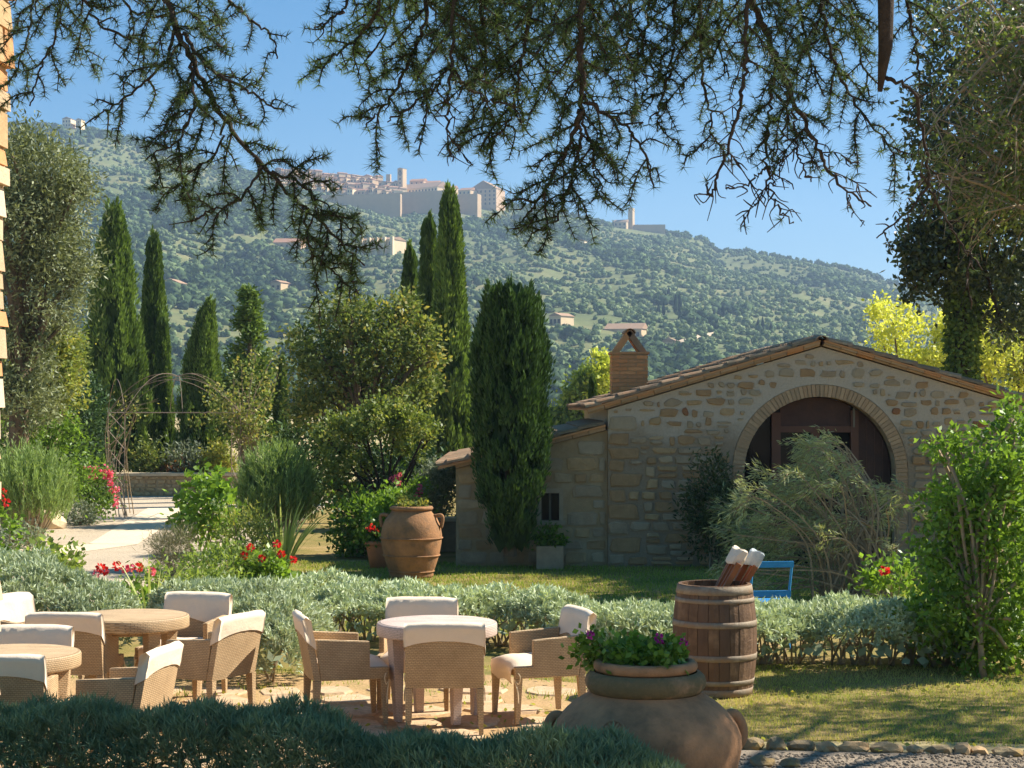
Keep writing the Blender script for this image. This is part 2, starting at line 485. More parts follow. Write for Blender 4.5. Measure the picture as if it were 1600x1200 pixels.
# gravel stones beside the vase and the edging stones
def pebble(mb, c, r, rg, flat=.6):
    V = []; 
    for (x, y, z) in ICO_V:
        k = r * rg.uniform(.75, 1.2)
        V.append((c[0] + x * k, c[1] + y * k, c[2] + z * k * flat))
    mb.add(V, ICO_F)
t_ = (1 + 5 ** .5) / 2
ICO_V = [tuple(np.array(v) / math.sqrt(1 + t_ * t_)) for v in [(-1, t_, 0), (1, t_, 0), (-1, -t_, 0), (1, -t_, 0), (0, -1, t_), (0, 1, t_), (0, -1, -t_), (0, 1, -t_), (t_, 0, -1), (t_, 0, 1), (-t_, 0, -1), (-t_, 0, 1)]]
ICO_F = [(0, 11, 5), (0, 5, 1), (0, 1, 7), (0, 7, 10), (0, 10, 11), (1, 5, 9), (5, 11, 4), (11, 10, 2), (10, 7, 6), (7, 1, 8), (3, 9, 4), (3, 4, 2), (3, 2, 6), (3, 6, 8), (3, 8, 9), (4, 9, 5), (2, 4, 11), (6, 2, 10), (8, 6, 7), (9, 8, 1)]
mb = MB(); rg = random.Random(5)
for i in range(2600):
    x = rg.uniform(1.1, 4.2); y = rg.uniform(11.4, 12.65)
    pebble(mb, (x, y, .004), rg.uniform(.008, .02), rg)
o = mb.obj('gravel_stones', M['gravel_grey']); o['kind'] = 'stuff'; lab(o, 'loose grey gravel stones beside the big vase', 'gravel')

def rock(name, c, s, mat, parent, seed, sub=2):
    V = [Vector(v) for v in ICO_V]; F = list(ICO_F)
    for _ in range(sub - 1):
        cache = {}; F2 = []
        def midp(a, b):
            k = (min(a, b), max(a, b))
            if k not in cache:
                V.append(((V[a] + V[b]) / 2).normalized()); cache[k] = len(V) - 1
            return cache[k]
        for a, b, cc in F:
            x, y, z = midp(a, b), midp(b, cc), midp(cc, a)
            F2 += [(a, x, z), (b, y, x), (cc, z, y), (x, y, z)]
        F = F2
    out = []
    for v in V:
        n_ = noise.noise(v * 1.3 + Vector((seed * 3.1, seed * 1.7, 0))) * .4 + noise.noise(v * 3 + Vector((seed, 5, 2))) * .15
        q = v * (1 + n_)
        out.append((c[0] + q.x * s[0], c[1] + q.y * s[1], c[2] + q.z * s[2]))
    return mesh(name, out, F, mat, parent, False)
edge = thing('stone_edging', 'row of mossy edging stones between lawn and gravel', 'edging', (2.5, 12.7, 0))
ex = 1.35; i = 0
while ex < 5.0:
    w = rg.uniform(.05, .11)
    ey = 12.93 - (ex - 1.3) * .15 + rg.uniform(-.03, .03)
    rock('stone', (ex + w, ey, .015), (w * 1.15, .07, rg.uniform(.035, .07)), M['moss_stone'] if rg.random() < .75 else ST[1], edge, i)
    ex += 2 * w + rg.uniform(-.01, .04); i += 1
for k, (px, py, s) in enumerate([(1190, 1195, .09), (1235, 1196, .07)]):
    p = G(px, py)
    lab(rock('edging_stone', (p[0], p[1], .02), (s, s * .8, s * .55), M['moss_stone'], None, 40 + k), ['mossy loose stone on the gravel just right of the big vase', 'smaller mossy loose stone on the gravel, second right of the vase'][k], 'stone')
p = G(70, 826)
lab(rock('limestone_boulder', (p[0], p[1], .12), (.42, .3, .22), M['limestone'], None, 9), 'pale limestone boulder below the rosemary bush at far left', 'boulder')

# ------------------------------------------------------------------ the hill
RIDGE = [(-900, 300), (-500, 215), (-200, 196), (0, 194), (100, 197), (150, 203), (200, 216), (300, 247), (400, 272), (450, 284), (550, 300), (700, 312), (790, 322), (850, 326), (900, 338), (960, 352), (1000, 358), (1060, 366), (1100, 374), (1120, 392), (1180, 396), (1250, 408), (1320, 418), (1400, 443), (1450, 458), (1600, 508), (1900, 575), (2400, 615)]
RU = np.array([(x - 800) / FPX for x, y in RIDGE]); RE = np.array([(YH - y) / FPX for x, y in RIDGE])
DR, D0 = 1500.0, 430.0
def terr(u, d):
    e = np.interp(u, RU, RE)
    t = (d - D0) / (DR - D0)
    zr = e * DR + HC
    if t <= 0: return -3.0 + 2.9 * min(1, (d - 380) / 50) if d > 380 else -3.0
    if t < 1:
        z = zr * (t ** 1.12)
        z += (noise.noise(Vector((u * 22, d * .006, 3))) * 9 + noise.noise(Vector((u * 60, d * .02, 9))) * 3) * min(1, t * 2) * max(0, min(1, (1 - t) * 6))
        return z - .1
    return zr - (d - DR) * .22
def hit(px, py):
    u = (px - 800) / FPX; e = (YH - py) / FPX
    d = D0 + 5
    while d < DR:
        if terr(u, d) > HC + e * d: return d
        d += 4
    return DR - 2

M['hill'] = ground_mat('hillside_scrub', [(.3, (.08, .115, .055)), (.5, (.12, .15, .07)), (.64, (.17, .18, .095)), (.76, (.26, .22, .15))], .012, .0, .11)
us = np.linspace(-.62, .62, 150)
ds = np.concatenate([np.linspace(400, 1500, 100), np.linspace(1520, 2100, 12)])
V = []; F = []
for j, d in enumerate(ds):
    for u in us:
        V.append((u * d, d, terr(u, d)))
nu = len(us)
for j in range(len(ds) - 1):
    for i in range(nu - 1):
        F.append((j * nu + i, j * nu + i + 1, (j + 1) * nu + i + 1, (j + 1) * nu + i))
o = mesh('hill', V, F, M['hill'], smooth=True); o['kind'] = 'structure'

# woods and olive groves on the hill: thousands of crowns in one mass
M['hilltree'] = leafmat('hillside_tree', (.042, .068, .042), (.105, .145, .07), .1, .9, (.25, .285, .17), spec=.0)
v1 = np.array(ICO_V)
def icosub():
    V = [Vector(v) for v in ICO_V]; cache = {}; F2 = []
    def midp(a, b):
        k = (min(a, b), max(a, b))
        if k not in cache:
            V.append(((V[a] + V[b]) / 2).normalized()); cache[k] = len(V) - 1
        return cache[k]
    for a, b, c in ICO_F:
        x, y, z = midp(a, b), midp(b, c), midp(c, a)
        F2 += [(a, x, z), (b, y, x), (c, z, y), (x, y, z)]
    return np.array([tuple(v) for v in V]), np.array(F2)
IV, IF = icosub()
def blobs(C, S, tint, IV=None, IF=None, jit=.3):
    """lumpy low crowns: C centres, S sizes (n,3)"""
    n = len(C)
    k = 1 + NR.uniform(-jit, jit, (n, len(IV), 1))
    V = C[:, None, :] + IV[None] * k * S[:, None, :]
    F = (IF[None] + (np.arange(n) * len(IV))[:, None, None]).reshape(-1, 3)
    t = np.clip(np.repeat(tint, len(IV)) + NR.normal(0, .05, n * len(IV)), 0, 1)
    return V.reshape(-1, 3), F, t
C = []; S = []; T = []
rg = random.Random(11)
CLEAR = []     # (u, d, radius) kept free for buildings, filled below before scattering
def clear_at(u, d):
    for (cu, d0, d1, w) in CLEAR:
        if abs(u - cu) < w and d0 < d < d1: return True
    return False

# ------------------------------------------------------------------ hill town and hillside houses
TW = [solid('town_wall_ochre', (.52, .42, .30), (.46, .36, .26), .3, .9, 0),
      solid('town_wall_sand', (.58, .49, .37), (.51, .43, .32), .3, .9, 0),
      solid('town_wall_rose', (.48, .365, .28), (.42, .31, .235), .3, .9, 0),
      solid('town_wall_pale', (.72, .62, .47), (.64, .54, .41), .3, .9, 0)]
TR = [solid('town_roof_red', (.34, .195, .135), (.28, .165, .115), .5, .9, 0),
      solid('town_roof_brown', (.32, .225, .165), (.27, .19, .14), .5, .9, 0)]
M['town_window'] = solid('town_window', (.05, .045, .04), (.04, .035, .03), 1, .6, 0)
M['rampart'] = solid('rampart_stone', (.42, .33, .24), (.35, .28, .20), .15, .9, 0)

def hill_house(name, label, cat, px0, px1, ytop, ybase, wall, roof, yaw=-30, depth=None, group=None, roofh=.22, win=0, flat=False, D=None, over=.4):
    pc = (px0 + px1) / 2
    d = D if D else hit(pc, ybase)
    sc = d / FPX
    u = (pc - 800) / FPX
    base = Vector((u * d, d, gz(ybase, d)))
    w = (px1 - px0) * sc
    h = (ybase - ytop) * sc
    dp = depth if depth else w * .7
    CLEAR.append((u, d - (60 if D else 26), d + 6, (px1 - px0) / 2 / FPX + .0006))
    t = thing(name, label, cat, base, math.radians(yaw), group)
    ww = (w - dp * abs(math.sin(math.radians(yaw)))) / math.cos(math.radians(yaw)); ww = max(ww, w * .45)
    rh = 0 if flat else min(ww, dp) * roofh
    hw = h - rh
    mb = MB(); mb.box(-ww / 2, ww / 2, -dp / 2, dp / 2, -9, hw)
    wo = mb.obj('wall', wall, t, local=True)
    if not flat:
        mb = MB()
        o_ = over
        if ww >= dp:
            A = [(-ww / 2 - o_, -dp / 2 - o_, hw - .1), (ww / 2 + o_, -dp / 2 - o_, hw - .1), (ww / 2 + o_, dp / 2 + o_, hw - .1), (-ww / 2 - o_, dp / 2 + o_, hw - .1), (-ww / 2 - o_, 0, hw + rh), (ww / 2 + o_, 0, hw + rh)]
            mb.add(A, [(0, 1, 5, 4), (2, 3, 4, 5), (0, 4, 3), (1, 2, 5), (3, 2, 1, 0)])
        else:
            A = [(-ww / 2 - o_, -dp / 2 - o_, hw - .1), (ww / 2 + o_, -dp / 2 - o_, hw - .1), (ww / 2 + o_, dp / 2 + o_, hw - .1), (-ww / 2 - o_, dp / 2 + o_, hw - .1), (0, -dp / 2 - o_, hw + rh), (0, dp / 2 + o_, hw + rh)]
            mb.add(A, [(0, 4, 5, 3), (1, 2, 5, 4), (0, 1, 4), (2, 3, 5), (3, 2, 1, 0)])
        mb.obj('roof', roof, t, local=True)
    if not win and not flat and w > 4: win = max(1, int(ww / 3.2))
    if win:
        rows = max(1, int(hw // 3.2)); cols = win
        for r in range(rows):
            for c in range(cols):
                x = -ww / 2 + ww * (c + .5) / cols; z = hw - 2.2 - r * 3.2
                mb = MB(); mb.box(x - .6, x + .6, -dp / 2 - .06, -dp / 2 + .1, z - .85, z + .85)
                mb.obj('window', M['town_window'], wo, local=True)
    return t

# long ramparts, church and tower of the town
hill_house('town_rampart', 'long grey rampart wall running below the left houses of the hilltop town', 'wall', 500, 628, 304, 329, M['rampart'], None, -8, 6, flat=True)
hill_house('church', 'long church nave with shaded side wall beneath the tallest town tower', 'church', 612, 702, 286, 312, TW[1], TR[1], -34, 16, roofh=.3, win=0)
hill_house('town_rampart', 'tall shaded rampart bastion under the church in the hilltop town', 'wall', 610, 704, 300, 332, M['rampart'], None, -22, 10, flat=True)
hill_house('town_rampart', 'square bastion wall standing right of the two tallest cypresses in the hilltop town', 'wall', 706, 752, 304, 334, M['rampart'], None, -20, 8, flat=True)
hill_house('church', 'large church with humped roof at the right end of the hilltop town', 'church', 735, 789, 284, 326, TW[2], TR[1], -18, 22, roofh=.3)
hill_house('town_house', 'broad rose stone house left of the large right church in town', 'house', 716, 745, 293, 322, TW[0], TR[0], -30, 10)
tw = hill_house('bell_tower', 'tallest square bell tower of the hilltop town', 'tower', 621, 635, 262, 306, TW[0], TR[1], -28, 6.2, flat=False, roofh=.12, over=.25, D=1462)
for zz in (18.6,):
    for xx in (-.9, .9):
        mb = MB(); mb.box(xx - .5, xx + .5, -3.25, -3.05, zz - 1.6, zz + .8); mb.obj('window', M['town_window'], tw, local=True)
bt = hill_house('bell_gable', 'small open bell gable just left of the tallest town tower', 'tower', 603, 611, 272, 300, TW[0], None, -15, 2.5, flat=True, D=1466)
rt = hill_house('bell_tower', 'lone square tower on the ridge to the right of the town', 'tower', 981.5, 992, 325, 366, TW[0], None, -28, 4.2, flat=True, D=1485)
hill_house('church', 'small gabled church beside the lone ridge tower', 'church', 959, 984, 343, 364, TW[0], TR[1], -20, 9, D=1482)
hill_house('town_rampart', 'low wall trailing right from the lone ridge tower', 'wall', 990, 1040, 351, 366, M['rampart'], None, -5, 4, flat=True, D=1484)
rg = random.Random(21)
KN = ['ochre', 'sand coloured', 'rose', 'pale']; RN = ['topmost', 'second', 'third', 'lowest']; WN = ['far left', 'left', 'middle', 'right']
for row, (ya, yb) in enumerate([(262, 279), (270, 288), (279, 296), (287, 305)]):
    x = 428 + rg.uniform(0, 6) - row * 2
    while x < 625:
        w = rg.uniform(9, 19)
        drop = (x - 428) / 197 * (16 - row * 2)
        k = rg.choices(range(4), [4, 4, 2, 3])[0]
        if not (x + w > 600 and row == 0):
            hill_house('town_house', '%s house in the %s row of the hilltop town, %s part' % (KN[k], RN[row], WN[min(3, int((x - 420) / 52))]), 'house', x, x + w, ya + drop + rg.uniform(-2.5, 2), yb + 3 + drop, TW[k], rg.choice(TR), rg.uniform(-60, -20), rg.uniform(5, 9), group='houses of the hilltop town', win=2 if w > 12 else 0, D=1478 - row * 12)
        x += w * rg.uniform(.75, 1.0)
for k, (x0, x1, yt, yb) in enumerate([(640, 668, 279, 292), (664, 690, 282, 294), (748, 770, 300, 322), (690, 716, 290, 318)]):
    hill_house('town_house', ['rose house roofline directly right of the tallest town tower', 'rose house second right of the tallest town tower', 'sand coloured house in front of the large right church', 'ochre house at the right end of the long church nave'][k], 'house', x0, x1, yt, yb, TW[(2, 2, 1, 0)[k]], TR[0], -20, 9, D=(1488, 1488, 1440, 1465)[k])
# convent with buttresses and houses on the slope
cv = hill_house('convent', 'long sandy convent with pale buttresses on the slope below the town', 'building', 560, 634, 371, 394, TW[1], TR[1], -26, 14, roofh=.12)
for k in range(5):
    mb = MB(); x = -8 + k * 4.6
    mb.box(x - .8, x + .8, -8.6, -7.0, -9, 7.2); mb.obj('buttress', TW[3], cv, local=True)
hill_house('hill_house', 'long red roofed house behind the drooping cedar branch below the town', 'house', 428, 478, 372, 386, TW[2], TR[0], -10, 12, win=5)
hill_house('hill_house', 'small white house on the slope right of the slim left cypress', 'house', 252, 291, 436, 447, TW[1], TR[1], -12, 9, win=3)
hill_house('hill_house', 'orange house on the slope above the dark conifer', 'house', 424, 452, 438, 450, TW[0], TR[1], -20, 9, win=2)
hill_house('hill_house', 'grey villa on the slope just right of the broad dark cypress', 'house', 858, 897, 489, 507, TW[1], TR[1], -35, 9, win=3)
hill_house('hill_house', 'long pinkish farmhouse on the slope behind the chimney cap', 'house', 945, 1013, 505, 522, TW[0], TR[1], -18, 10, win=5)
hill_house('hill_house', 'low pale farm building on the slope right of the chimney', 'house', 1030, 1066, 528, 541, TW[1], TR[1], -15, 8, win=2)
hill_house('hill_house', 'small pale house among trees below the lone ridge tower', 'house', 903, 918, 374, 386, TW[3], TR[0], -15, 8)
hill_house('hilltop_villa', 'pale villa on the summit at the far left of the ridge', 'house', 98, 115, 183, 199, TW[3], TR[1], -10, 10, win=3, D=1494)
hill_house('hilltop_villa', 'smaller pale villa on the summit, right of its neighbour', 'house', 119, 130, 185, 199, TW[3], TR[1], -10, 8, D=1494)
# pale farm track
M['track'] = solid('pale_track', (.40, .36, .30), (.34, .30, .25), .2, .95, 0)
tp = []
for px, py in [(1060, 540), (1085, 532), (1112, 526), (1120, 520), (1128, 517)]:
    d = hit(px, py); tp.append((gx(px, d), d, gz(py, d) + .6))
V = []; F = []
for i, p in enumerate(tp):
    V += [(p[0] - 1, p[1] - 6, terr(p[0] / p[1], p[1] - 6) + .7), (p[0] + 1, p[1] + 6, terr(p[0] / p[1], p[1] + 6) + .9)]
    if i: F.append((2 * i - 2, 2 * i - 1, 2 * i + 1, 2 * i))
o = mesh('farm_track', V, F, M['track']); o['kind'] = 'structure'

# cypresses that can be told apart on the slope
def cone_cyp(px, py, hpx, wpx, label):
    d = hit(px, py); sc = d / FPX
    b = Vector((gx(px, d), d, terr((px - 800) / FPX, d)))
    h = hpx * sc; w = wpx * sc
    t = thing('hill_cypress', label, 'cypress', b, 0, 'small cypresses on the hillside')
    V = []; F = []; k = 7; pr = [(.25, -.3), (.8, h * .1), (1, h * .3), (.85, h * .55), (.5, h * .8), (.02, h)]
    for r, z in pr:
        for i in range(k):
            a = 2 * math.pi * i / k; rr = w / 2 * r * R.uniform(.75, 1.2)
            V.append((rr * math.cos(a), rr * math.sin(a), z + R.uniform(-.3, .3)))
    for j in range(len(pr) - 1):
        for i in range(k): F.append((j * k + i, j * k + (i + 1) % k, (j + 1) * k + (i + 1) % k, (j + 1) * k + i))
    mesh('crown', V, F, M['hillcyp'], t, tint=NR.uniform(0, .4, len(V)), local=True)
    mb = MB(); mb.tube([(0, 0, -1), (0, 0, h * .15)], .25, 5); mb.obj('trunk', M['bark'], t, local=True)
M['hillcyp'] = leafmat('far_cypress', (.012, .025, .018), (.05, .075, .04), .05, .9, spec=0)
CY = [(298, 440, 20, 6), (340, 432, 24, 7), (352, 432, 22, 7), (248, 440, 16, 5), (256, 441, 14, 5), (1029, 493, 20, 6), (1037, 494, 22, 6), (1045, 470, 22, 7), (1056, 491, 32, 8), (1062, 487, 30, 8), (1116, 507, 24, 6), (1118, 520, 20, 6), (1192, 520, 26, 6), (1130, 495, 18, 7), (1185, 517, 20, 7), (1040, 475, 18, 6), (752, 400, 20, 6), (640, 400, 16, 6), (560, 402, 16, 6), (480, 395, 18, 6), (228, 245, 18, 5), (236, 245, 16, 5), (215, 240, 14, 5), (1205, 520, 16, 6)]
for px, py, h, w in CY:
    wh = ('on the left ridge below the villas' if py < 300 else 'on the slope between the left garden cypresses' if px < 400 else 'on the slope beside the convent' if px < 700 else 'on the slope right of the tall middle cypresses' if px < 800 else 'in the clump on the slope right of the chimney' if px < 1100 else 'on the slope above the barn roof ridge')
    sz = 'tall' if h >= 24 else 'small' if h < 18 else 'middling'
    cone_cyp(px, py, h, w, '%s dark cypress spire %s' % (sz, wh))

# scatter the hillside vegetation
rg = random.Random(12)
cnt = 0
while cnt < 21000:
    u = rg.uniform(-.32, .36)
    d = D0 + 20 + (DR + 6 - D0 - 20) * (rg.random() ** .85)
    if clear_at(u, d): continue
    X = u * d
    w1 = noise.noise(Vector((X * .009, d * .0045, 0))) + .5 * noise.noise(Vector((X * .03, d * .012, 7)))
    w2 = noise.noise(Vector((X * .004 + 5, d * .003, 2)))
    wood = w1 > .27 or (u < -.12 and w1 > .0) or d < 560
    gap = noise.noise(Vector((X * .02 + 3, d * .05, 4))) > .22
    if d > DR - 40: s = rg.uniform(1.5, 3.2); tt = rg.uniform(.05, .5)
    elif wood:
        s = rg.uniform(1.8, 3.6); tt = rg.uniform(.0, .45) + (.3 if rg.random() < .3 else 0)
    else:
        if gap and rg.random() < .8: continue
        s = rg.uniform(.9, 2.1); tt = rg.uniform(.5, 1.0)
    if not wood and d < DR - 40:
        ph = 5 * noise.noise(Vector((X * .006, d * .002, 11)))
        d = round((d + ph) / 17) * 17 - ph + rg.uniform(-1.5, 1.5); X = u * d      # olives stand in rows along the terraces
    z = terr(u, d)
    C.append((X, d, z + s * .55)); S.append((s * rg.uniform(.85, 1.2), s * rg.uniform(.85, 1.2), s * rg.uniform(.8, 1.15))); T.append(tt + .12 * w2)
    cnt += 1
C = np.array(C); S = np.array(S); T = np.array(T)
V, F, t = blobs(C, S * .86, T - .08, v1, np.array(ICO_F), jit=.35)
k = 13; n = len(C); idx = np.repeat(np.arange(n), k)       # leafy tufts over each crown
d = rdir(n * k); d[:, 2] = np.abs(d[:, 2]) * 1.2 - .25; d = unit(d)
B = C[idx] + d * S[idx] * NR.uniform(.55, .95, (n * k, 1)); dd = unit(d * .6 + rdir(n * k))
side = unit(np.cross(dd, rdir(n * k))); L = (S[idx, 0] * NR.uniform(.5, .95, n * k))[:, None]
Q = np.stack([B - dd * L * .5, B + side * L * .42, B + dd * L * .5, B - side * L * .42], 1).reshape(-1, 3)
o4 = len(V) + np.arange(n * k)[:, None] * 4
F = np.concatenate([F, o4 + [0, 1, 2], o4 + [0, 2, 3]])
t = np.concatenate([t, np.repeat(np.clip(T[idx] + NR.normal(0, .09, n * k), 0, 1), 4)])
V = np.concatenate([V, Q])
o = mesh('hillside_woods', V, F, M['hilltree'], tint=t); o['kind'] = 'stuff'
lab(o, 'distant olive groves and woods covering the hill', 'woods')

# ------------------------------------------------------------------ stone house
DH = 27.5                                            # distance of the gable wall
HX0, HXP, HX1 = gx(950, DH), gx(1283, DH), gx(1283, DH) + (gx(1283, DH) - gx(950, DH))
ZE, ZP = gz(640, DH), gz(542, DH)                    # wall height at the eave and at the peak
AX, AR, AZ = gx(1281, DH), 118 / FPX * DH, gz(738, DH)
RT = .19                                            # brick ring of the arch
def gable_z(x): return ZP - abs(x - HXP) * (ZP - ZE) / (HXP - HX0)

def wall_mat():
    m, nt, b = newmat('repointed_wall_mortar')
    tc = N(nt, 'ShaderNodeTexCoord')
    sp = N(nt, 'ShaderNodeSeparateXYZ'); nt.links.new(tc.outputs['Object'], sp.inputs[0])
    n1 = N(nt, 'ShaderNodeTexNoise', Scale=1.6, Detail=8, Roughness=.7); nt.links.new(tc.outputs['Object'], n1.inputs['Vector'])
    n2 = N(nt, 'ShaderNodeTexNoise', Scale=30, Detail=8, Roughness=.7); nt.links.new(tc.outputs['Object'], n2.inputs['Vector'])
    ad = N(nt, 'ShaderNodeMath', operation='MULTIPLY_ADD'); nt.links.new(n1.outputs['Fac'], ad.inputs[0]); ad.inputs[1].default_value = 1.1
    nt.links.new(sp.outputs['Z'], ad.inputs[2])
    mr = N(nt, 'ShaderNodeMapRange'); nt.links.new(ad.outputs[0], mr.inputs[0])
    mr.inputs[1].default_value = 2.35; mr.inputs[2].default_value = 2.75
    lo = ramp(nt, n2.outputs['Fac'], [(.3, (.28, .205, .125)), (.7, (.38, .285, .18))])
    hi = ramp(nt, n2.outputs['Fac'], [(.3, (.46, .375, .265)), (.7, (.58, .48, .35))])
    mx = N(nt, 'ShaderNodeMix', data_type='RGBA'); nt.links.new(mr.outputs[0], mx.inputs[0])
    nt.links.new(lo.outputs[0], mx.inputs[6]); nt.links.new(hi.outputs[0], mx.inputs[7])
    nt.links.new(mx.outputs[2], b.inputs['Base Color'])
    b.inputs['Roughness'].default_value = .95; b.inputs['Specular IOR Level'].default_value = .1
    bp = N(nt, 'ShaderNodeBump', Strength=.7, Distance=.02); nt.links.new(n2.outputs['Fac'], bp.inputs['Height']); nt.links.new(bp.outputs[0], b.inputs['Normal'])
    return m
M['wallm'] = wall_mat()

house = thing('stone_house', 'rubble stone barn house with gable front and wide brick arch doorway', 'house', (HXP, DH, 0))
# gable wall as one outline running round the arch
ARO = AR + RT
arch = [(AX - ARO * math.cos(a), AZ + ARO * math.sin(a)) for a in np.linspace(0, math.pi, 33)]
out = [(HX0, -.2), (AX - ARO, -.2)] + arch + [(AX + ARO, -.2), (HX1, -.2), (HX1, ZE), (HXP, ZP), (HX0, ZE)]
n = len(out); TH = .45
V = [(x, DH, z) for x, z in out] + [(x, DH + TH, z) for x, z in out]
F = [tuple(range(n)), tuple(reversed(range(n, 2 * n)))] + [(i, n + i, n + (i + 1) % n, (i + 1) % n) for i in range(n)]
gw = mesh('gable_wall', V, F, M['wallm'], house)
HB = DH + 9
mb = MB(); mb.box(HX0, HX0 + TH, DH + TH + .003, HB, -.2, ZE); mb.obj('side_wall', M['wallm'], house)
mb = MB(); mb.box(HX1 - TH, HX1, DH + TH + .003, HB, -.2, ZE); mb.obj('side_wall', M['wallm'], house)
mb = MB(); mb.add([(HX0, HB, -.2), (HX1, HB, -.2), (HX1, HB, ZE), (HXP, HB, ZP), (HX0, HB, ZE)], [(4, 3, 2, 1, 0)]); mb.obj('back_wall', M['wallm'], house)

# rubble stones
def stone_obj(name, poly, y, depth, mat, parent, rg, axis='y'):
    n = len(poly)
    cx = sum(p[0] for p in poly) / n; cz = sum(p[1] for p in poly) / n
    V = []
    for k, (s, dd) in enumerate([(1.0, .03), (.93, -depth * .75), (.72, -depth)]):
        for (x, z) in poly:
            V.append((cx + (x - cx) * s, y + dd + (rg.uniform(-.004, .004) if k else 0), cz + (z - cz) * s))
    F = []
    for k in range(2):
        for i in range(n):
            F.append((k * n + i, k * n + (i + 1) % n, (k + 1) * n + (i + 1) % n, (k + 1) * n + i))
    F.append(tuple(range(2 * n, 3 * n)))
    return mesh(name, V, F, mat, parent)

def stone_poly(x0, x1, z0, z1, rg, rnd):
    """uneven rounded block"""
    cx, cz = (x0 + x1) / 2, (z0 + z1) / 2; a, b = (x1 - x0) / 2, (z1 - z0) / 2
    pts = []; n = rg.choice([7, 8, 9])
    off = rg.random()
    for i in range(n):
        t = 2 * math.pi * (i + off) / n
        c, s = math.cos(t), math.sin(t)
        e = 2 / (2.0 + 5 * (1 - rnd))
        x = math.copysign(abs(c) ** e, c) * a; z = math.copysign(abs(s) ** e, s) * b
        k = 1 + rg.uniform(-.16, .08) * (1 + rnd)
        pts.append((cx + x * k, cz + z * k))
    return pts

def masonry(parent, x0, x1, ztop, y, rg, skip=None, limit=280, hidden=None):
    z = .02; out = []
    while z < 3.6:
        fr = min(1, max(0, (z - 1.55) / .5))          # 0 tight old blocks, 1 scattered stones in wide joints
        rh = rg.uniform(.12, .21) if fr < .5 else rg.uniform(.09, .17)
        x = x0 + rg.uniform(0, .04)
        while x < x1 - .05:
            w = rg.uniform(.15, .42) if fr < .5 else (rg.uniform(.11, .32) if rg.random() < .8 else rg.uniform(.06, .12))
            xe = min(x + w, x1)
            jt = .006 + .005 * fr
            parts = [(0, 1)] if rg.random() > .22 or rh < .13 else [(0, .48), (.5, 1)]
            placed = False
            for (f0, f1) in parts:
                hs = rh * (f1 - f0) * (rg.uniform(.88, 1.02) if fr < .5 else rg.uniform(.72, 1.15))
                zc = z + rh * (f0 + f1) / 2 + rg.uniform(-.03, .03) * fr
                xa = x; xb = xe - (rg.uniform(0, .06) if len(parts) > 1 else 0)
                cxm = (xa + xb) / 2
                if zc + hs / 2 > ztop(cxm) - .03 or xb - xa < .05: continue
                if skip and any(skip(*q) for q in ((xa, zc - hs / 2), (xb, zc - hs / 2), (xa, zc + hs / 2), (xb, zc + hs / 2), (cxm, zc))): continue
                placed = True
                if rg.random() < .05 * fr: continue
                poly = stone_poly(xa + jt, xb - jt, zc - hs / 2 + jt, zc + hs / 2 - jt, rg, .25 + .5 * fr)
                wts = [5, 3, 4, 3, 1, .15] if fr < .5 else [5, 3.4, 4.5, 4.5, .6, .22]
                vis = (xb - xa) * hs * (0 if hidden and hidden(cxm, zc) else 1)
                out.append((vis, poly, rg.uniform(.02, .05) * (1 - .3 * fr), rg.choices(range(6), wts)[0]))
            x = (xe + rg.uniform(0, .008) + rg.uniform(.004, .03) * fr) if placed else x + .04
        z += rh + .004 + .008 * fr
    out.sort(key=lambda q: -q[0])
    rest = MB()
    for i, (vis, poly, dp, k) in enumerate(out):
        if i < limit and vis > 0: stone_obj('stone', poly, y, dp, ST[k], parent, rg)
        elif vis > 0 or i < 700:
            cx = sum(p[0] for p in poly) / len(poly); cz = sum(p[1] for p in poly) / len(poly)
            rest.hexa([(a, y + .02, b) for a, b in poly], [(cx + (a - cx) * .85, y - dp, cz + (b - cz) * .85) for a, b in poly])
    if rest.v:
        o = rest.obj('stones', ST[0], parent); o['kind'] = 'stuff'
rg = random.Random(31)
def arch_skip(x, z):
    if z < AZ: return abs(x - AX) < ARO + .02
    return math.hypot(x - AX, z - AZ) < ARO + .03
# quoins at the left corner
z = .02; k = 0
quo = []
while z < ZE - .25:
    h = rg.uniform(.17, .27); w = rg.uniform(.42, .55) if k % 2 else rg.uniform(.25, .36)
    stone_obj('stone', stone_poly(HX0 + .004, HX0 + w, z + .008, z + h - .008, rg, .0), DH, .03, rg.choice([ST[0], ST[2], ST[3]]), gw, rg)
    quo.append((z, z + h, HX0 + w)); z += h; k += 1
def skip_q(x, z):
    for a, b, xx in quo:
        if a <= z <= b and x < xx + .01: return True
    return arch_skip(x, z)
masonry(gw, HX0 + .02, gx(1640, DH), gable_z, DH, rg, skip_q, 285, lambda x, z: x > gx(1440, DH) and z < 1.9)

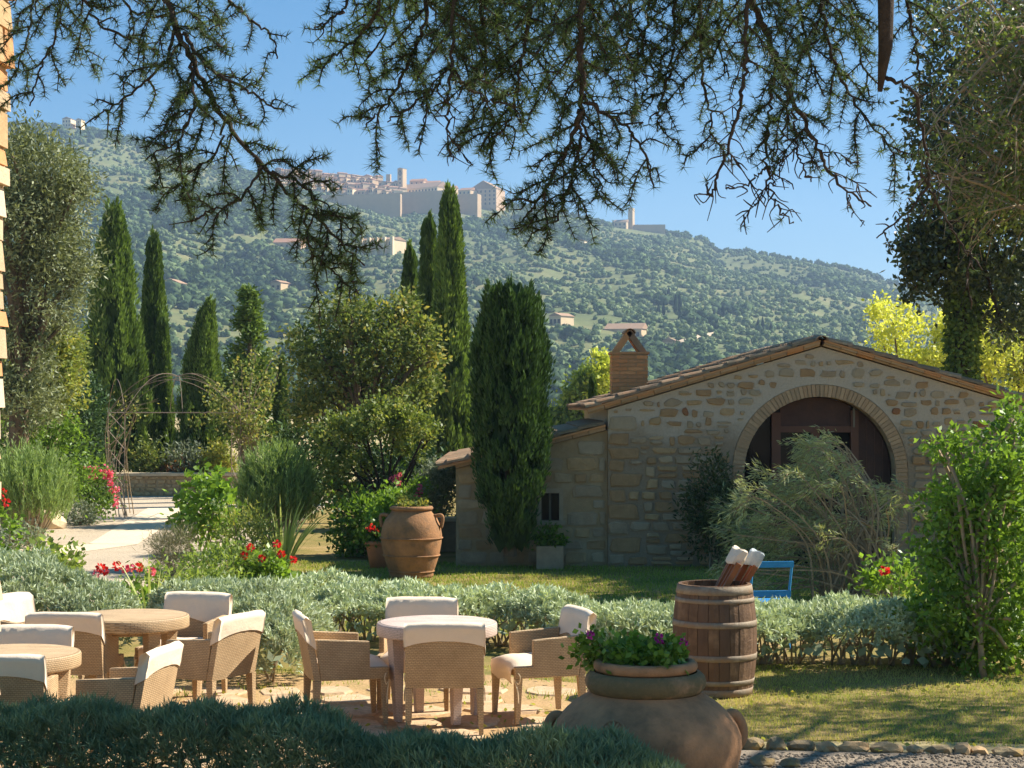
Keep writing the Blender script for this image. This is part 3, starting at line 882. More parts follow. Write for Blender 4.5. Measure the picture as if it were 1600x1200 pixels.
# brick arch ring and jambs
arch_o = None
nb = 62
mbs = []
core = MB()
cv_ = []
for i in range(33):
    a = math.pi * i / 32
    cv_.append((AX - math.cos(a) * (AR + .004), AX - math.cos(a) * (ARO - .004), AZ + math.sin(a) * (AR + .004), AZ + math.sin(a) * (ARO - .004)))
Vv = []; Ff = []
for i, (xi, xo, zi, zo) in enumerate(cv_):
    Vv += [(xi, DH + .012, zi), (xo, DH + .012, zo), (xi, DH + .3, zi), (xo, DH + .3, zo)]
    if i:
        a = 4 * i; b = a - 4
        Ff += [(b, b + 1, a + 1, a), (b, a, a + 2, b + 2), (b + 2, a + 2, a + 3, b + 3)]
for sgn in (-1, 1):
    n0 = len(Vv)
    xi = AX + sgn * (AR + .004); xo = AX + sgn * (ARO - .004)
    Vv += [(xi, DH + .012, -.2), (xo, DH + .012, -.2), (xo, DH + .012, AZ), (xi, DH + .012, AZ), (xi, DH + .3, -.2), (xi, DH + .3, AZ)]
    Ff += [(n0, n0 + 1, n0 + 2, n0 + 3), (n0, n0 + 3, n0 + 5, n0 + 4)]
arch_o = mesh('arch_surround', Vv, Ff, M['mortar'], house)
rg = random.Random(8)
for i in range(nb):
    a0 = math.pi * i / nb + .0035; a1 = math.pi * (i + 1) / nb - .0035
    ri = AR + rg.uniform(0, .008); ro = ARO - rg.uniform(.004, .016); y0 = DH - rg.uniform(.004, .014)
    ring = [(AX - ri * math.cos(a0), y0, AZ + ri * math.sin(a0)), (AX - ro * math.cos(a0), y0, AZ + ro * math.sin(a0)), (AX - ro * math.cos(a1), y0, AZ + ro * math.sin(a1)), (AX - ri * math.cos(a1), y0, AZ + ri * math.sin(a1))]
    mb = MB(); mb.hexa(ring, [(x, DH + .25, z) for x, y, z in ring]); mb.obj('brick', rg.choice(AB), arch_o)
z = AZ - .004
while z > .05:
    for sgn in (-1, 1):
        xi = AX + sgn * (AR + rg.uniform(0, .006)); xo = AX + sgn * (ARO - rg.uniform(.004, .02)); y0 = DH - rg.uniform(.004, .012)
        mb = MB(); mb.box(min(xi, xo), max(xi, xo), y0, DH + .25, z - .058, z - .004); mb.obj('brick', rg.choice(AB), arch_o)
    z -= .066

# glazed door screen set back in the arch
YD = DH + .34
scr = mesh('door_screen', [(AX - AR * math.cos(a), YD + .06, AZ + AR * math.sin(a)) for a in np.linspace(0, math.pi, 25)] + [(AX + AR, YD + .06, -.1), (AX - AR, YD + .06, -.1)], [tuple(range(27))], M['glass'], house)
def post(x0, x1, z0, z1, mat='frame_wood', nm='post', y0=YD - .03, y1=YD + .05):
    mb = MB(); mb.box(x0, x1, y0, y1, z0, z1); return mb.obj(nm, M[mat], scr)
X = lambda p: gx(p, DH); Z = lambda p: gz(p, DH)
def clipz(x): return AZ + math.sqrt(max(0, AR * AR - (x - AX) ** 2)) - .01
post(X(1210), X(1224), -.1, clipz(X(1210)), y0=YD - .06)
post(X(1335), X(1347), -.1, clipz(X(1347)), y0=YD - .06)
post(X(1272), X(1286), -.1, Z(676))
post(X(1224), X(1335), Z(676), Z(666), nm='lintel', y0=YD - .05)
# wooden lunette board above the lintel and the solid leaf on the right
xs = np.linspace(X(1224), X(1335), 9)
lv = [(x, YD, Z(666)) for x in (xs[0], xs[-1])] + [(x, YD, clipz(x)) for x in xs[::-1]]
lun = mesh('lunette_board', lv, [tuple(range(len(lv)))], M['door_wood'], scr)
xs = np.linspace(X(1347), AX + AR - .01, 9)
lv = [(xs[0], YD, -.1), (xs[-1], YD, -.1)] + [(x, YD, clipz(x)) for x in xs[::-1]]
mesh('door_leaf', lv, [tuple(range(len(lv)))], M['door_wood'], scr)
for xx in (1360, 1373, 1386):
    post(X(xx) - .004, X(xx) + .004, -.1, clipz(X(xx)) - .03, 'frame_wood', 'batten', YD - .012, YD + .002)
mb = MB(); mb.box(X(1338), X(1341), YD - .075, YD - .062, Z(668), Z(637)); mb.obj('door_hinge', M['lead'], scr)
for zz in (735, 790):
    post(X(1224), X(1272), Z(zz) - .03, Z(zz) + .03, nm='rail', y0=YD - .02)
    post(X(1286), X(1335), Z(zz) - .03, Z(zz) + .03, nm='rail', y0=YD - .02)

# roof
SL = (ZP - ZE) / (HXP - HX0)
ang = math.atan(SL)
def roof_pt(side, s, y, up):
    """s metres down the slope from the ridge"""
    x = HXP + side * (s * math.cos(ang) + up * math.sin(ang)); z = ZP + .02 - s * math.sin(ang) + up * math.cos(ang)
    return (x, y, z)
OV = .16; LS = (HXP - HX0) / math.cos(ang) + .32
def slab(side, y0, y1, u0, u1, s0, s1, name, mat, parent):
    a = [roof_pt(side, s0, y0, u0), roof_pt(side, s1, y0, u0), roof_pt(side, s1, y1, u0), roof_pt(side, s0, y1, u0)]
    b = [roof_pt(side, s0, y0, u1), roof_pt(side, s1, y0, u1), roof_pt(side, s1, y1, u1), roof_pt(side, s0, y1, u1)]
    mb = MB(); mb.hexa(a, b); return mb.obj(name, mat, parent)
roof = slab(-1, DH - OV + .02, HB, .062, .085, .01, LS, 'roof', BR[2], house)
roof2 = slab(1, DH - OV + .02, HB, .062, .085, .01, LS, 'roof', BR[2], house)
# two corbelled brick courses under the verge
rg = random.Random(4)
for side, ro in ((-1, roof), (1, roof2)):
    for (u0, u1, prj) in ((.0, .03, .06), (.032, .06, .12)):
        s = .02
        while s < LS - .05:
            w = .26; y0 = DH - prj - rg.uniform(0, .012)
            a = [roof_pt(side, s + .004, y0, u0), roof_pt(side, s + w - .004, y0, u0), roof_pt(side, s + w - .004, DH + .2, u0), roof_pt(side, s + .004, DH + .2, u0)]
            b = [roof_pt(side, s + .004, y0, u1), roof_pt(side, s + w - .004, y0, u1), roof_pt(side, s + w - .004, DH + .2, u1), roof_pt(side, s + .004, DH + .2, u1)]
            mb = MB(); mb.hexa(a, b); mb.obj('brick', rg.choice(AB + [BR[2]]), ro)
            s += w
def coppo(fn, s0, s1, yc, r0, r1, u, lift, rg, k=6, th=.016):
    """half-round tile from s0 (upper end) to s1; fn maps (s, y, up)"""
    V = []; F = []
    j = rg.uniform(-.012, .012)
    for (s, r, up) in ((s0, r0, u), (s1, r1, u + lift)):
        for rr in (r, r - th):
            for i in range(k + 1):
                a = math.pi * i / k
                V.append(fn(s, yc + j - rr * math.cos(a), up + rr * .8 * math.sin(a)))
    m = k + 1
    for i in range(k):
        F += [(i, i + 1, 2 * m + i + 1, 2 * m + i), (m + i, 3 * m + i, 3 * m + i + 1, m + i + 1), (2 * m + i, 2 * m + i + 1, 3 * m + i + 1, 3 * m + i), (i, m + i, m + i + 1, i + 1)]
    F += [(0, 2 * m, 3 * m, m), (k, m + k, 3 * m + k, 2 * m + k)]
    return V, F
def tiles(side, ro, fn, L, y0, y1, indiv, slope_name):
    rg = random.Random(side * 5 + 40); rest = {0: MB(), 1: MB(), 2: MB()}
    y = y0; row = 0
    while y < y1:
        s = .03
        while s < L:
            V, F = coppo(fn, s, min(s + .40, L + .03), y + .09, .075, .088, .084, .022, rg)
            k = rg.choices([0, 1, 2], [3, 2.5, 2])[0]
            if row < indiv: mesh('tile', V, F, TI[k], ro)
            else: rest[k].add(V, F)
            s += .34
        y += .19; row += 1
    allm = MB()
    for k in rest: allm.add(rest[k].v, rest[k].f)
    if allm.v:
        o = allm.obj('tiles', TI[0], ro); o['kind'] = 'stuff'
for side, ro in ((-1, roof), (1, roof2)):
    tiles(side, ro, lambda s, y, up, sd=side: roof_pt(sd, s, y, up), LS - .02, DH - OV + .01, HB - .1, 3, '')
y = DH - OV - .03
while y < HB - .3:
    V, F = coppo(lambda s, x, up: (HXP + x, s, ZP + up), y, y + .42, 0, .10, .115, .085, .02, rg)
    mesh('ridge_tile', V, F, rg.choice(TI), roof); y += .37

# chimney
CXc, CY0 = gx(984, DH + 2.2), DH + 2.2
CW = 56 / FPX * (DH + 2.2); CD = .62
cz0 = ZP - abs(CXc - HXP) * SL - .15; cz1 = gz(553, CY0)
mb = MB(); mb.box(CXc - CW / 2 + .012, CXc + CW / 2 - .012, CY0 + .012, CY0 + CD - .012, cz0, cz1 - .005); chim = mb.obj('chimney', M['mortar'], house)
chim['label'] = 'orange brick chimney with a tent shaped tile cap'
z = cz0; c = 0; rg = random.Random(6)
while z < cz1 - .03:
    for (face, ln) in (('f', CW), ('b', CW), ('l', CD), ('r', CD)):
        s = -.13 if c % 2 else 0
        while s < ln:
            a = max(s, 0) + .004; b = min(s + .26, ln) - .004
            if b - a > .03:
                e = rg.uniform(0, .006); mb = MB()
                if face == 'f': mb.box(CXc - CW / 2 + a, CXc - CW / 2 + b, CY0 - e, CY0 + .03, z + .004, z + .058)
                elif face == 'b': mb.box(CXc - CW / 2 + a, CXc - CW / 2 + b, CY0 + CD - .03, CY0 + CD + e, z + .004, z + .058)
                elif face == 'l': mb.box(CXc - CW / 2 - e, CXc - CW / 2 + .03, CY0 + a, CY0 + b, z + .005, z + .057)
                else: mb.box(CXc + CW / 2 - .03, CXc + CW / 2 + e, CY0 + a, CY0 + b, z + .005, z + .057)
                mb.obj('brick', rg.choice(BR), chim)
            s += .265
    z += .064; c += 1
mb = MB(); mb.box(CXc - CW / 2 - .03, CXc + CW / 2 + .03, CY0 - .03, CY0 + CD + .03, cz1, cz1 + .035); mb.obj('cap_slab', BR[2], chim)
ctop = gz(513, CY0)
for yk in (CY0 + .02, CY0 + .36):
    for sgn in (-1, 1):
        b0 = Vector((CXc + sgn * (CW / 2 - .01), yk, cz1 + .035)); b1 = Vector((CXc + sgn * .03, yk, ctop - .02))
        dvec = (b1 - b0).normalized(); nn = Vector((-dvec.z, 0, dvec.x)) * sgn * -1
        ring0 = [b0, b0 + Vector((0, .22, 0)), b0 + Vector((0, .22, 0)) - nn * .10, b0 - nn * .10]
        ring1 = [b1, b1 + Vector((0, .22, 0)), b1 + Vector((0, .22, 0)) - nn * .10, b1 - nn * .10]
        mb = MB(); mb.hexa(ring0, ring1); mb.obj('leaning_tile', rg.choice(BR + TI), chim)
V, F = coppo(lambda s, x, up: (CXc + x, s, ctop - .075 + up), CY0 - .02, CY0 + .62, 0, .095, .105, 0, .0, rg)
mesh('ridge_tile', V, F, TI[0], chim)

# annex lean-to on the left
AXL = gx(712, DH)
azr, azl = gz(672, DH), gz(733, DH)                   # wall top at the house and at the far left
annex = thing('stone_annex', 'low stone lean-to with sloping tiled roof left of the barn house', 'annex', ((AXL + HX0) / 2, DH, 0))
wx0, wx1, wz0, wz1 = gx(846, DH), gx(874, DH), gz(814, DH), gz(771, DH)
YA = DH + .1
def an_z(x): return azl + (azr - azl) * (x - AXL) / (HX0 - AXL)
aw = MB()
# front wall in pieces around the window
def pc(x0, x1, z0, z1a=None, z1b=None):
    z1a = an_z(x0) if z1a is None else z1a; z1b = an_z(x1) if z1b is None else z1b
    aw.hexa([(x0, YA, z0), (x1, YA, z0), (x1, YA + .4, z0), (x0, YA + .4, z0)], [(x0, YA, z1a), (x1, YA, z1b), (x1, YA + .4, z1b), (x0, YA + .4, z1a)])
pc(AXL, wx0, -.2); pc(wx1, HX0 - .003, -.2); pc(wx0, wx1, -.2, wz0, wz0); pc(wx0, wx1, wz1)
awo = aw.obj('front_wall', M['mortar_old'], annex)
mb = MB(); mb.hexa([(AXL, YA + .4, -.2), (AXL + .4, YA + .4, -.2), (AXL + .4, DH + 6, -.2), (AXL, DH + 6, -.2)], [(AXL, YA + .4, azl), (AXL + .4, YA + .4, azl + .08), (AXL + .4, DH + 6, azl + .08), (AXL, DH + 6, azl)]); swo = mb.obj('side_wall', M['mortar_old'], annex)
rg = random.Random(17)
def win_skip(x, z): return wx0 - .07 < x < wx1 + .07 and wz0 - .07 < z < wz1 + .07
def anm(parent, x0, x1, y):
    z = .02
    while z < 2.2:
        rh = rg.uniform(.15, .26); x = x0
        while x < x1 - .06:
            w = rg.uniform(.22, .55); xe = min(x + w, x1); h = rh
            if z + rh < an_z((x + xe) / 2) - .06 and z + rh < an_z(x) - .02 and xe - x > .08 and not any(win_skip(a, b) for a in (x, (x + xe) / 2, xe) for b in (z, z + rh)):
                stone_obj('stone', stone_poly(x + .012, xe - .012, z + .012, z + rh - .012, rg, .12), y, rg.uniform(.012, .03), rg.choices(ST, [5, 3, 3, 3, 1, .1])[0], parent, rg)
            x = xe
        z += rh
anm(awo, AXL + .01, HX0 - .02, YA)
# window with grey stone frame
fr = MB()
fr.box(wx0 - .06, wx0, YA - .012, YA + .12, wz0, wz1); fr.box(wx1, wx1 + .06, YA - .012, YA + .12, wz0, wz1)
fr.box(wx0 - .06, wx1 + .06, YA - .014, YA + .12, wz1 + .002, wz1 + .07); fr.box(wx0 - .09, wx1 + .09, YA - .04, YA + .12, wz0 - .06, wz0 - .002)
wf = fr.obj('window_frame', ST[3], annex)
mb = MB(); mb.box(wx0, wx1, YA + .16, YA + .18, wz0, wz1); mb.obj('pane', M['glass'], wf)
mb = MB(); mb.box((wx0 + wx1) / 2 - .015, (wx0 + wx1) / 2 + .015, YA + .13, YA + .158, wz0, wz1); mb.obj('mullion', M['lead'], wf)
# small round iron ventilation hole
c = P(930, 707, YA)
mb = MB(); V, F = tube([(c[0], YA - .012, c[2]), (c[0], YA + .05, c[2])], .05, 10); mb.add(V, F); mb.obj('vent', M['iron'], annex)
# annex roof
asl = (azr - azl) / (HX0 - AXL); aan = math.atan(asl)
def aroof(s, y, up):
    return (HX0 + .0 - s * math.cos(aan) - up * math.sin(aan), y, azr + .01 - s * math.sin(aan) + up * math.cos(aan))
LA = (HX0 - AXL) / math.cos(aan) + .26
a = [aroof(.02, YA - .12, .05), aroof(LA, YA - .12, .05), aroof(LA, DH + 6.1, .05), aroof(.02, DH + 6.1, .05)]
b = [aroof(.02, YA - .12, .08), aroof(LA, YA - .12, .08), aroof(LA, DH + 6.1, .08), aroof(.02, DH + 6.1, .08)]
mb = MB(); mb.hexa(a, b); ao = mb.obj('roof', BR[2], annex)
s = .03
while s < LA - .3:
    a = [aroof(s + .004, YA - .07, .0), aroof(s + .256, YA - .07, .0), aroof(s + .256, YA + .3, .0), aroof(s + .004, YA + .3, .0)]
    b = [aroof(s + .004, YA - .07, .047), aroof(s + .256, YA - .07, .047), aroof(s + .256, YA + .3, .047), aroof(s + .004, YA + .3, .047)]
    mb = MB(); mb.hexa(a, b); mb.obj('brick', rg.choice(AB), ao); s += .26
tiles(-1, ao, lambda s, y, up: aroof(s, y, up), LA - .02, YA - .13, DH + 5.9, 3, '')
# planter box under the window
pb = thing('window_planter', 'stone trough with green plants under the lean-to window', 'planter', (gx(858, DH - .35), DH - .35, 0))
mb = MB(); mb.box(gx(838, DH - .4), gx(880, DH - .4), DH - .5, DH - .15, .0, .34); mb.obj('trough', ST[0], pb)

# low wall of the court far left
LW = 49.5
lw = thing('garden_wall', 'low dry stone wall at the far side of the gravel court', 'wall', (gx(320, LW), LW, 0))
mb = MB(); mb.box(gx(120, LW), gx(470, LW), LW, LW + .45, -.2, gz(741, LW) - .05); lwb = mb.obj('wall_core', M['mortar'], lw)
mb = MB(); mb.box(gx(120, LW) - .05, gx(470, LW), LW - .08, LW + .5, gz(741, LW) - .046, gz(741, LW) + .03); mb.obj('coping', M['limestone'], lw)
sm = MB(); rg = random.Random(77)
z = .0; ztop = gz(741, LW) - .06
while z < ztop - .05:
    rh = rg.uniform(.08, .13); x = gx(125, LW)
    while x < gx(468, LW):
        w = rg.uniform(.12, .34); pl = stone_poly(x + .01, x + w - .01, z + .008, min(z + rh, ztop) - .008, rg, .4)
        d = rg.uniform(.02, .06); cx = x + w / 2; cz = z + rh / 2
        sm.hexa([(a, LW + .02, b) for a, b in pl], [(cx + (a - cx) * .85, LW - d, cz + (b - cz) * .85) for a, b in pl]); x += w
    z += rh
o = sm.obj('wall_stones', solid('golden_wall_stone', (.58, .46, .29), (.44, .34, .21), 3, .9, .4, 20, c3=(.68, .57, .41)), lwb); o['kind'] = 'stuff'

# brick pillar at the left edge
DP = 6.2
px_ = gx(2, DP + .2) - math.tan(math.radians(1.15)) * HC
pil = thing('brick_pillar', 'sunlit brick pillar cut off by the left edge of the photo', 'pillar', (px_ - .2, DP, 0))
pil.rotation_euler = (0, math.radians(1.15), 0)
mb = MB(); mb.box(-.191, .191, -.191, .191, 0, 5.2); pcor = mb.obj('core', M['mortar'], pil, local=True)
z = 0; c = 0; rg = random.Random(2)
hid = MB()
while z < 5.1:
    ch_ = rg.choice([.062, .07, .08, .11, .13])
    for q in range(4):
        sp_ = rg.uniform(-.09, .09)
        for (a, b) in [(-.195, sp_), (sp_, .195)]:
            e = rg.uniform(-.006, .016); mb = MB() if q < 2 else hid
            a += .005; b -= .005; Mx = Matrix.Rotation(q * math.pi / 2, 4, 'Z')
            k0, k1 = rg.uniform(0, .012), rg.uniform(0, .012)
            bot = [(a, -.2 - e, z + .005), (b, -.2 - e - k0, z + .005), (b, -.1, z + .005), (a, -.1, z + .005)]
            top = [(a + k1, -.2 - e + k1 * .5, z + ch_ - .005), (b - k0, -.2 - e, z + ch_ - .005), (b, -.1, z + ch_ - .005), (a, -.1, z + ch_ - .005)]
            mb.hexa([tuple(Mx @ Vector(p)) for p in bot], [tuple(Mx @ Vector(p)) for p in top])
            if q < 2: mb.obj('brick', rg.choices(PB + [BR[2], ST[4], ST[1]], [3, 3, 2, 2, 2, 1.5])[0], pcor, local=True)
    z += ch_; c += 1
o = hid.obj('bricks', PB[0], pcor, local=True); o['kind'] = 'stuff'

# ------------------------------------------------------------------ plants: makers
def vnoise(p, s, seed=0):
    return np.array([noise.noise(Vector((q[0] * s + seed, q[1] * s, q[2] * s))) for q in p])

def crown(fb, c, r, ncl, per, cr, L, W, droop=0., shell=.5, tb=.5, tv=.22, up=0.1):
    c = np.asarray(c, float); r = np.asarray(r, float)
    d = rdir(ncl)
    k = (NR.uniform(shell ** 3, 1, ncl) ** (1 / 3))[:, None] * NR.uniform(.85, 1.12, (ncl, 1))
    cc = c + d * k * r
    ctint = tb + NR.normal(0, tv * .6, ncl)
    idx = np.repeat(np.arange(ncl), per)
    off = NR.normal(0, 1, (len(idx), 3)) * cr * NR.uniform(.5, 1.1, (ncl, 1))[idx]
    B = cc[idx] + off
    out = unit((B - c) / r)
    D = unit(out * .5 + rdir(len(idx)) * .9 + np.array([0, 0, up - droop]))
    fb.leaves(B, D, L * NR.uniform(.7, 1.25, len(idx)), W * NR.uniform(.7, 1.2, len(idx)), ctint[idx] + NR.normal(0, tv, len(idx)))
    return cc

def limbs(mb, base, fork, tips, r0, r1=.02, n=5, wob=.08):
    base = np.asarray(base, float); fork = np.asarray(fork, float)
    pts = [base + (fork - base) * t + np.array([R.uniform(-1, 1), R.uniform(-1, 1), 0]) * wob * (0 if t in (0,) else 1) * r0 * 4 for t in np.linspace(0, 1, 4)]
    mb.tube(pts, [r0 * 1.25, r0 * 1.0, r0 * .92, r0 * .85], 8)
    for t in tips:
        t = np.asarray(t, float)
        s = base + (fork - base) * R.uniform(.72, 1.0) if R.random() < .6 else fork
        m = (s + t) / 2 + np.array([0, 0, np.linalg.norm(t - s) * .12]) + np.array([R.uniform(-1, 1), R.uniform(-1, 1), R.uniform(-1, 1)]) * np.linalg.norm(t - s) * .08
        q = smooth_path([s, m, t], 3)
        rr = r0 * R.uniform(.35, .55)
        mb.tube(q, np.linspace(rr, r1, len(q)), 5)

def tree(name, label, base, fork, blobs_, leafm, barkm, r0, L, W, cat='tree', per=60, group=None, cr=.3, tb=.5, droop=0., ntips=10, shell=.5, k=4, up=.1, tv=.22):
    """blobs_: list of (centre, radii, clump count)"""
    t = thing(name, label, cat, tuple(base), 0, group)
    fb = FB(k); tips = []
    for (c, r, ncl) in blobs_:
        cc = crown(fb, c, r, ncl, per, cr, L, W, droop, shell, tb + R.uniform(-.05, .05), tv, up)
        m = max(2, int(ntips * ncl / sum(b[2] for b in blobs_)))
        tips += [cc[R.randrange(len(cc))] for _ in range(m)]
    mb = MB(); limbs(mb, base, fork, tips, r0)
    mb.obj('trunk', M[barkm], t, smooth=True)
    fb.obj('crown', M[leafm], t)
    return t

def bush(name, label, base, r, leafm, L, W, cat='bush', ncl=60, per=45, cr=.12, stems=6, droop=0., tb=.5, shell=.35, group=None, zc=None, stemm='twig', up=.2, tv=.22):
    base = np.asarray(base, float)
    c = base + np.array([0, 0, r[2] if zc is None else zc])
    t = thing(name, label, cat, tuple(base), 0, group)
    fb = FB(4)
    cc = crown(fb, c, r, ncl, per, cr, L, W, droop, shell, tb, tv, up)
    cc = cc[cc[:, 2] > base[2] + .05]
    mb = MB()
    for i in range(stems):
        tp = cc[R.randrange(len(cc))]
        m = base + (tp - base) * .5 + np.array([R.uniform(-1, 1), R.uniform(-1, 1), 0]) * r[0] * .08
        mb.tube(smooth_path([base + np.array([R.uniform(-1, 1), R.uniform(-1, 1), 0]) * r[0] * .12, m, tp], 3), np.linspace(max(.012, r[2] * .02), .005, 7), 5)
    mb.obj('stems', M[stemm], t)
    fb.V = [np.where(v[:, 2:3] < .01, np.concatenate([v[:, :2], np.full((len(v), 1), .01)], 1), v) for v in fb.V]
    fb.obj('foliage', M[leafm], t)
    return t

def cypress(label, px, ybase, ytop, wpx, D, n=16000, leafm='cypress', lean=0., tb=.5, group='garden cypresses', fat=.0, seed=1, z0=None, tip=.0):
    x = gx(px, D); zb = gz(ybase, D) if z0 is None else z0; zt = gz(ytop, D)
    H = zt - zb; Wd = wpx / FPX * D
    base = np.array([x, D, zb])
    t = thing('cypress', label, 'cypress', tuple(base), 0, group)
    def prof(h):
        if fat: return np.clip(.45 + 1.5 * h, 0, 1) * np.clip((1.04 - h) / .26, 0, 1) ** .5
        return np.clip(.75 + 1.2 * h, 0, 1) * np.clip(1.0 - h, 0, 1) ** .62 * 1.14
    lnf = lambda h: lean * Wd * np.clip(h - .55, 0, 1) ** 2 * 5
    # upright flame shaped tufts packed over the surface
    nt_ = max(90, n // 75)
    th_ = NR.uniform(0, .90, nt_) ** .92; ta = NR.uniform(0, 6.283, nt_)
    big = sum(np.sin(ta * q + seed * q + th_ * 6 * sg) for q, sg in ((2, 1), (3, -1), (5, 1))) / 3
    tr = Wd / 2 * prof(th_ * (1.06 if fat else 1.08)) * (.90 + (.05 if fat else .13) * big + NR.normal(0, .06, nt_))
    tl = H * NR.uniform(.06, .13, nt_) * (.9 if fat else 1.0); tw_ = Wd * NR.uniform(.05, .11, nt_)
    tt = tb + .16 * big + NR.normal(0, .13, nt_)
    idx = NR.integers(0, nt_, n)
    v = NR.random(n) ** .8
    rad = tw_[idx] * (1 - v) ** .7 * NR.random(n) ** .4
    a = NR.uniform(0, 6.283, n)
    hh = th_[idx] + v * tl[idx] / H
    rr = tr[idx] * np.clip(1 - .5 * np.clip(hh - th_[idx], 0, 1), 0, 1)
    ca, sa = np.cos(ta)[idx], np.sin(ta)[idx]
    B = np.stack([x + rr * ca + rad * np.cos(a) + lnf(hh), D + rr * sa + rad * np.sin(a), zb + hh * H], 1)
    out = np.stack([ca * .25 + np.cos(a) * .4 * (1 - v), sa * .25 + np.sin(a) * .4 * (1 - v), np.ones(n)], 1)
    Dr = unit(out + rdir(n) * .33)
    fb = FB(4)
    s = max(.06, min(.16, H * .020))
    fb.leaves(B, Dr, s * NR.uniform(.7, 1.5, n), s * .34, tt[idx] + .12 * (v - .5) + NR.normal(0, .10, n))
    fb.leaves(np.array([[x + lnf(.98), D, zt - H * .06]]) + NR.normal(0, .03, (90, 3)) * [1, 1, 3], unit(np.array([[tip, 0, 1.]]) + rdir(90) * .14), H * .05, s * .3, tb)
    m = 1500
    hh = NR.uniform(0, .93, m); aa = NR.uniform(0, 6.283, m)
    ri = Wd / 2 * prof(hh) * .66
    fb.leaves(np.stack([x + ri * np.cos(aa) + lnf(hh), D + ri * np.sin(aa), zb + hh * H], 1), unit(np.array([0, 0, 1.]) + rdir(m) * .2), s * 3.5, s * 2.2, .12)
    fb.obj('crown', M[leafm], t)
    mb = MB(); mb.tube([base - [0, 0, .05], base + [0, 0, H * .3], base + [lean * Wd * .2, 0, H * .8]], [Wd * .09, Wd * .07, .02], 7)
    mb.obj('trunk', M['bark'], t)
    return t

def hedge(name, label, path, wid, hgt, leafm, dens, L, W, tb=.5, sprig=9, bare=.35, seed=0, cat='hedge', group=None, hvar=None, twigs=0, spread=.55, lumpy=.3):
    """mounded hedge along a path; path points (x, y[, height factor])"""
    pts = smooth_path([np.array([p[0], p[1], p[2] if len(p) > 2 else 1.0]) for p in path], 8)
    pts = np.array(pts)
    seg = np.linalg.norm(np.diff(pts[:, :2], axis=0), axis=1); cum = np.concatenate([[0], np.cumsum(seg)]); tot = cum[-1]
    base = pts[len(pts) // 2]
    t = thing(name, label, cat, (base[0], base[1], 0), 0, group)
    n = int(dens * tot * (wid + hgt))
    s = NR.uniform(0, tot, n)
    cx = np.interp(s, cum, pts[:, 0]); cy = np.interp(s, cum, pts[:, 1]); ch = np.interp(s, cum, pts[:, 2])
    tx = np.interp(s, (cum[:-1] + cum[1:]) / 2, np.diff(pts[:, 0]) / seg); ty = np.interp(s, (cum[:-1] + cum[1:]) / 2, np.diff(pts[:, 1]) / seg)
    th = NR.uniform(-1.45, 1.45, n)
    # rounded ends
    e = np.minimum(s, tot - s); ef = np.sqrt(np.clip(e / (wid * .5), .02, 1))
    base3 = np.stack([cx, cy, th], 1)
    lump = vnoise(np.stack([cx, cy, th * .35], 1), 2.0, seed) * lumpy + vnoise(np.stack([cx, cy, th * .5], 1), 5.0, seed + 9) * .22
    rad = (1 + lump)
    ny = np.sign(np.sin(th)) * np.abs(np.sin(th)) ** .8
    hz = np.abs(np.cos(th)) ** .6
    o_ = ny * wid / 2 * rad * ef
    z = hgt * ch * hz * (1 + lump * .6) * (.55 + .45 * ef)
    keep = ~((z < hgt * ch * bare) & (NR.random(n) < (.9 if bare > .5 else .7))) & (z > .03)
    Bx = cx - ty * o_; By = cy + tx * o_
    Bp = np.stack([Bx, By, z], 1)[keep]
    nrm = unit(np.stack([-ty * np.sin(th), tx * np.sin(th), np.cos(th) * 1.1 + .35], 1))[keep]
    tint = (tb + lump * .5)[keep] + NR.normal(0, .1, len(Bp))
    k = sprig; m = len(Bp)
    A = unit(nrm + rdir(m) * .35)
    idx = np.repeat(np.arange(m), k)
    tpos = np.tile(np.linspace(0, 1, k), m)[:, None]
    ax = A[idx]
    B2 = Bp[idx] + ax * (tpos - .6) * L * 1.1
    Dd = unit(ax * .75 + rdir(m * k) * spread)
    fb = FB(4)
    fb.leaves(B2, Dd, L * NR.uniform(.6, 1.1, m * k), W, tint[idx] + (tpos[:, 0] - .5) * .25 + NR.normal(0, .06, m * k))
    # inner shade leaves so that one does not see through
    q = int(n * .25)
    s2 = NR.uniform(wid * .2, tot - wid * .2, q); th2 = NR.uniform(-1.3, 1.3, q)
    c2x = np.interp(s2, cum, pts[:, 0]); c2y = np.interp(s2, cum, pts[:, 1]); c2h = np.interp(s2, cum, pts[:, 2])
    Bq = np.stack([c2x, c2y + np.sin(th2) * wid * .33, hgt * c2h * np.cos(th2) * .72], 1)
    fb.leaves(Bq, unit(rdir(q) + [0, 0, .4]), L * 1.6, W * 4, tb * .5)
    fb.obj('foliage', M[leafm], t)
    mb = MB()
    nt_ = int(tot * (8 + twigs))
    for i in range(nt_):
        ss = R.uniform(wid * .25, tot - wid * .25); x = np.interp(ss, cum, pts[:, 0]); y = np.interp(ss, cum, pts[:, 1]); hh = np.interp(ss, cum, pts[:, 2]) * hgt
        a = R.uniform(-1, 1); fx = R.uniform(-.25, .25)
        mb.tube([(x, y, 0), (x + fx * .5, y + a * wid * .28, hh * .4), (x + fx, y + a * wid * .45, hh * R.uniform(.55, .8))], [.014, .010, .004], 4)
    mb.obj('stems', M['twig'], t)
    return t

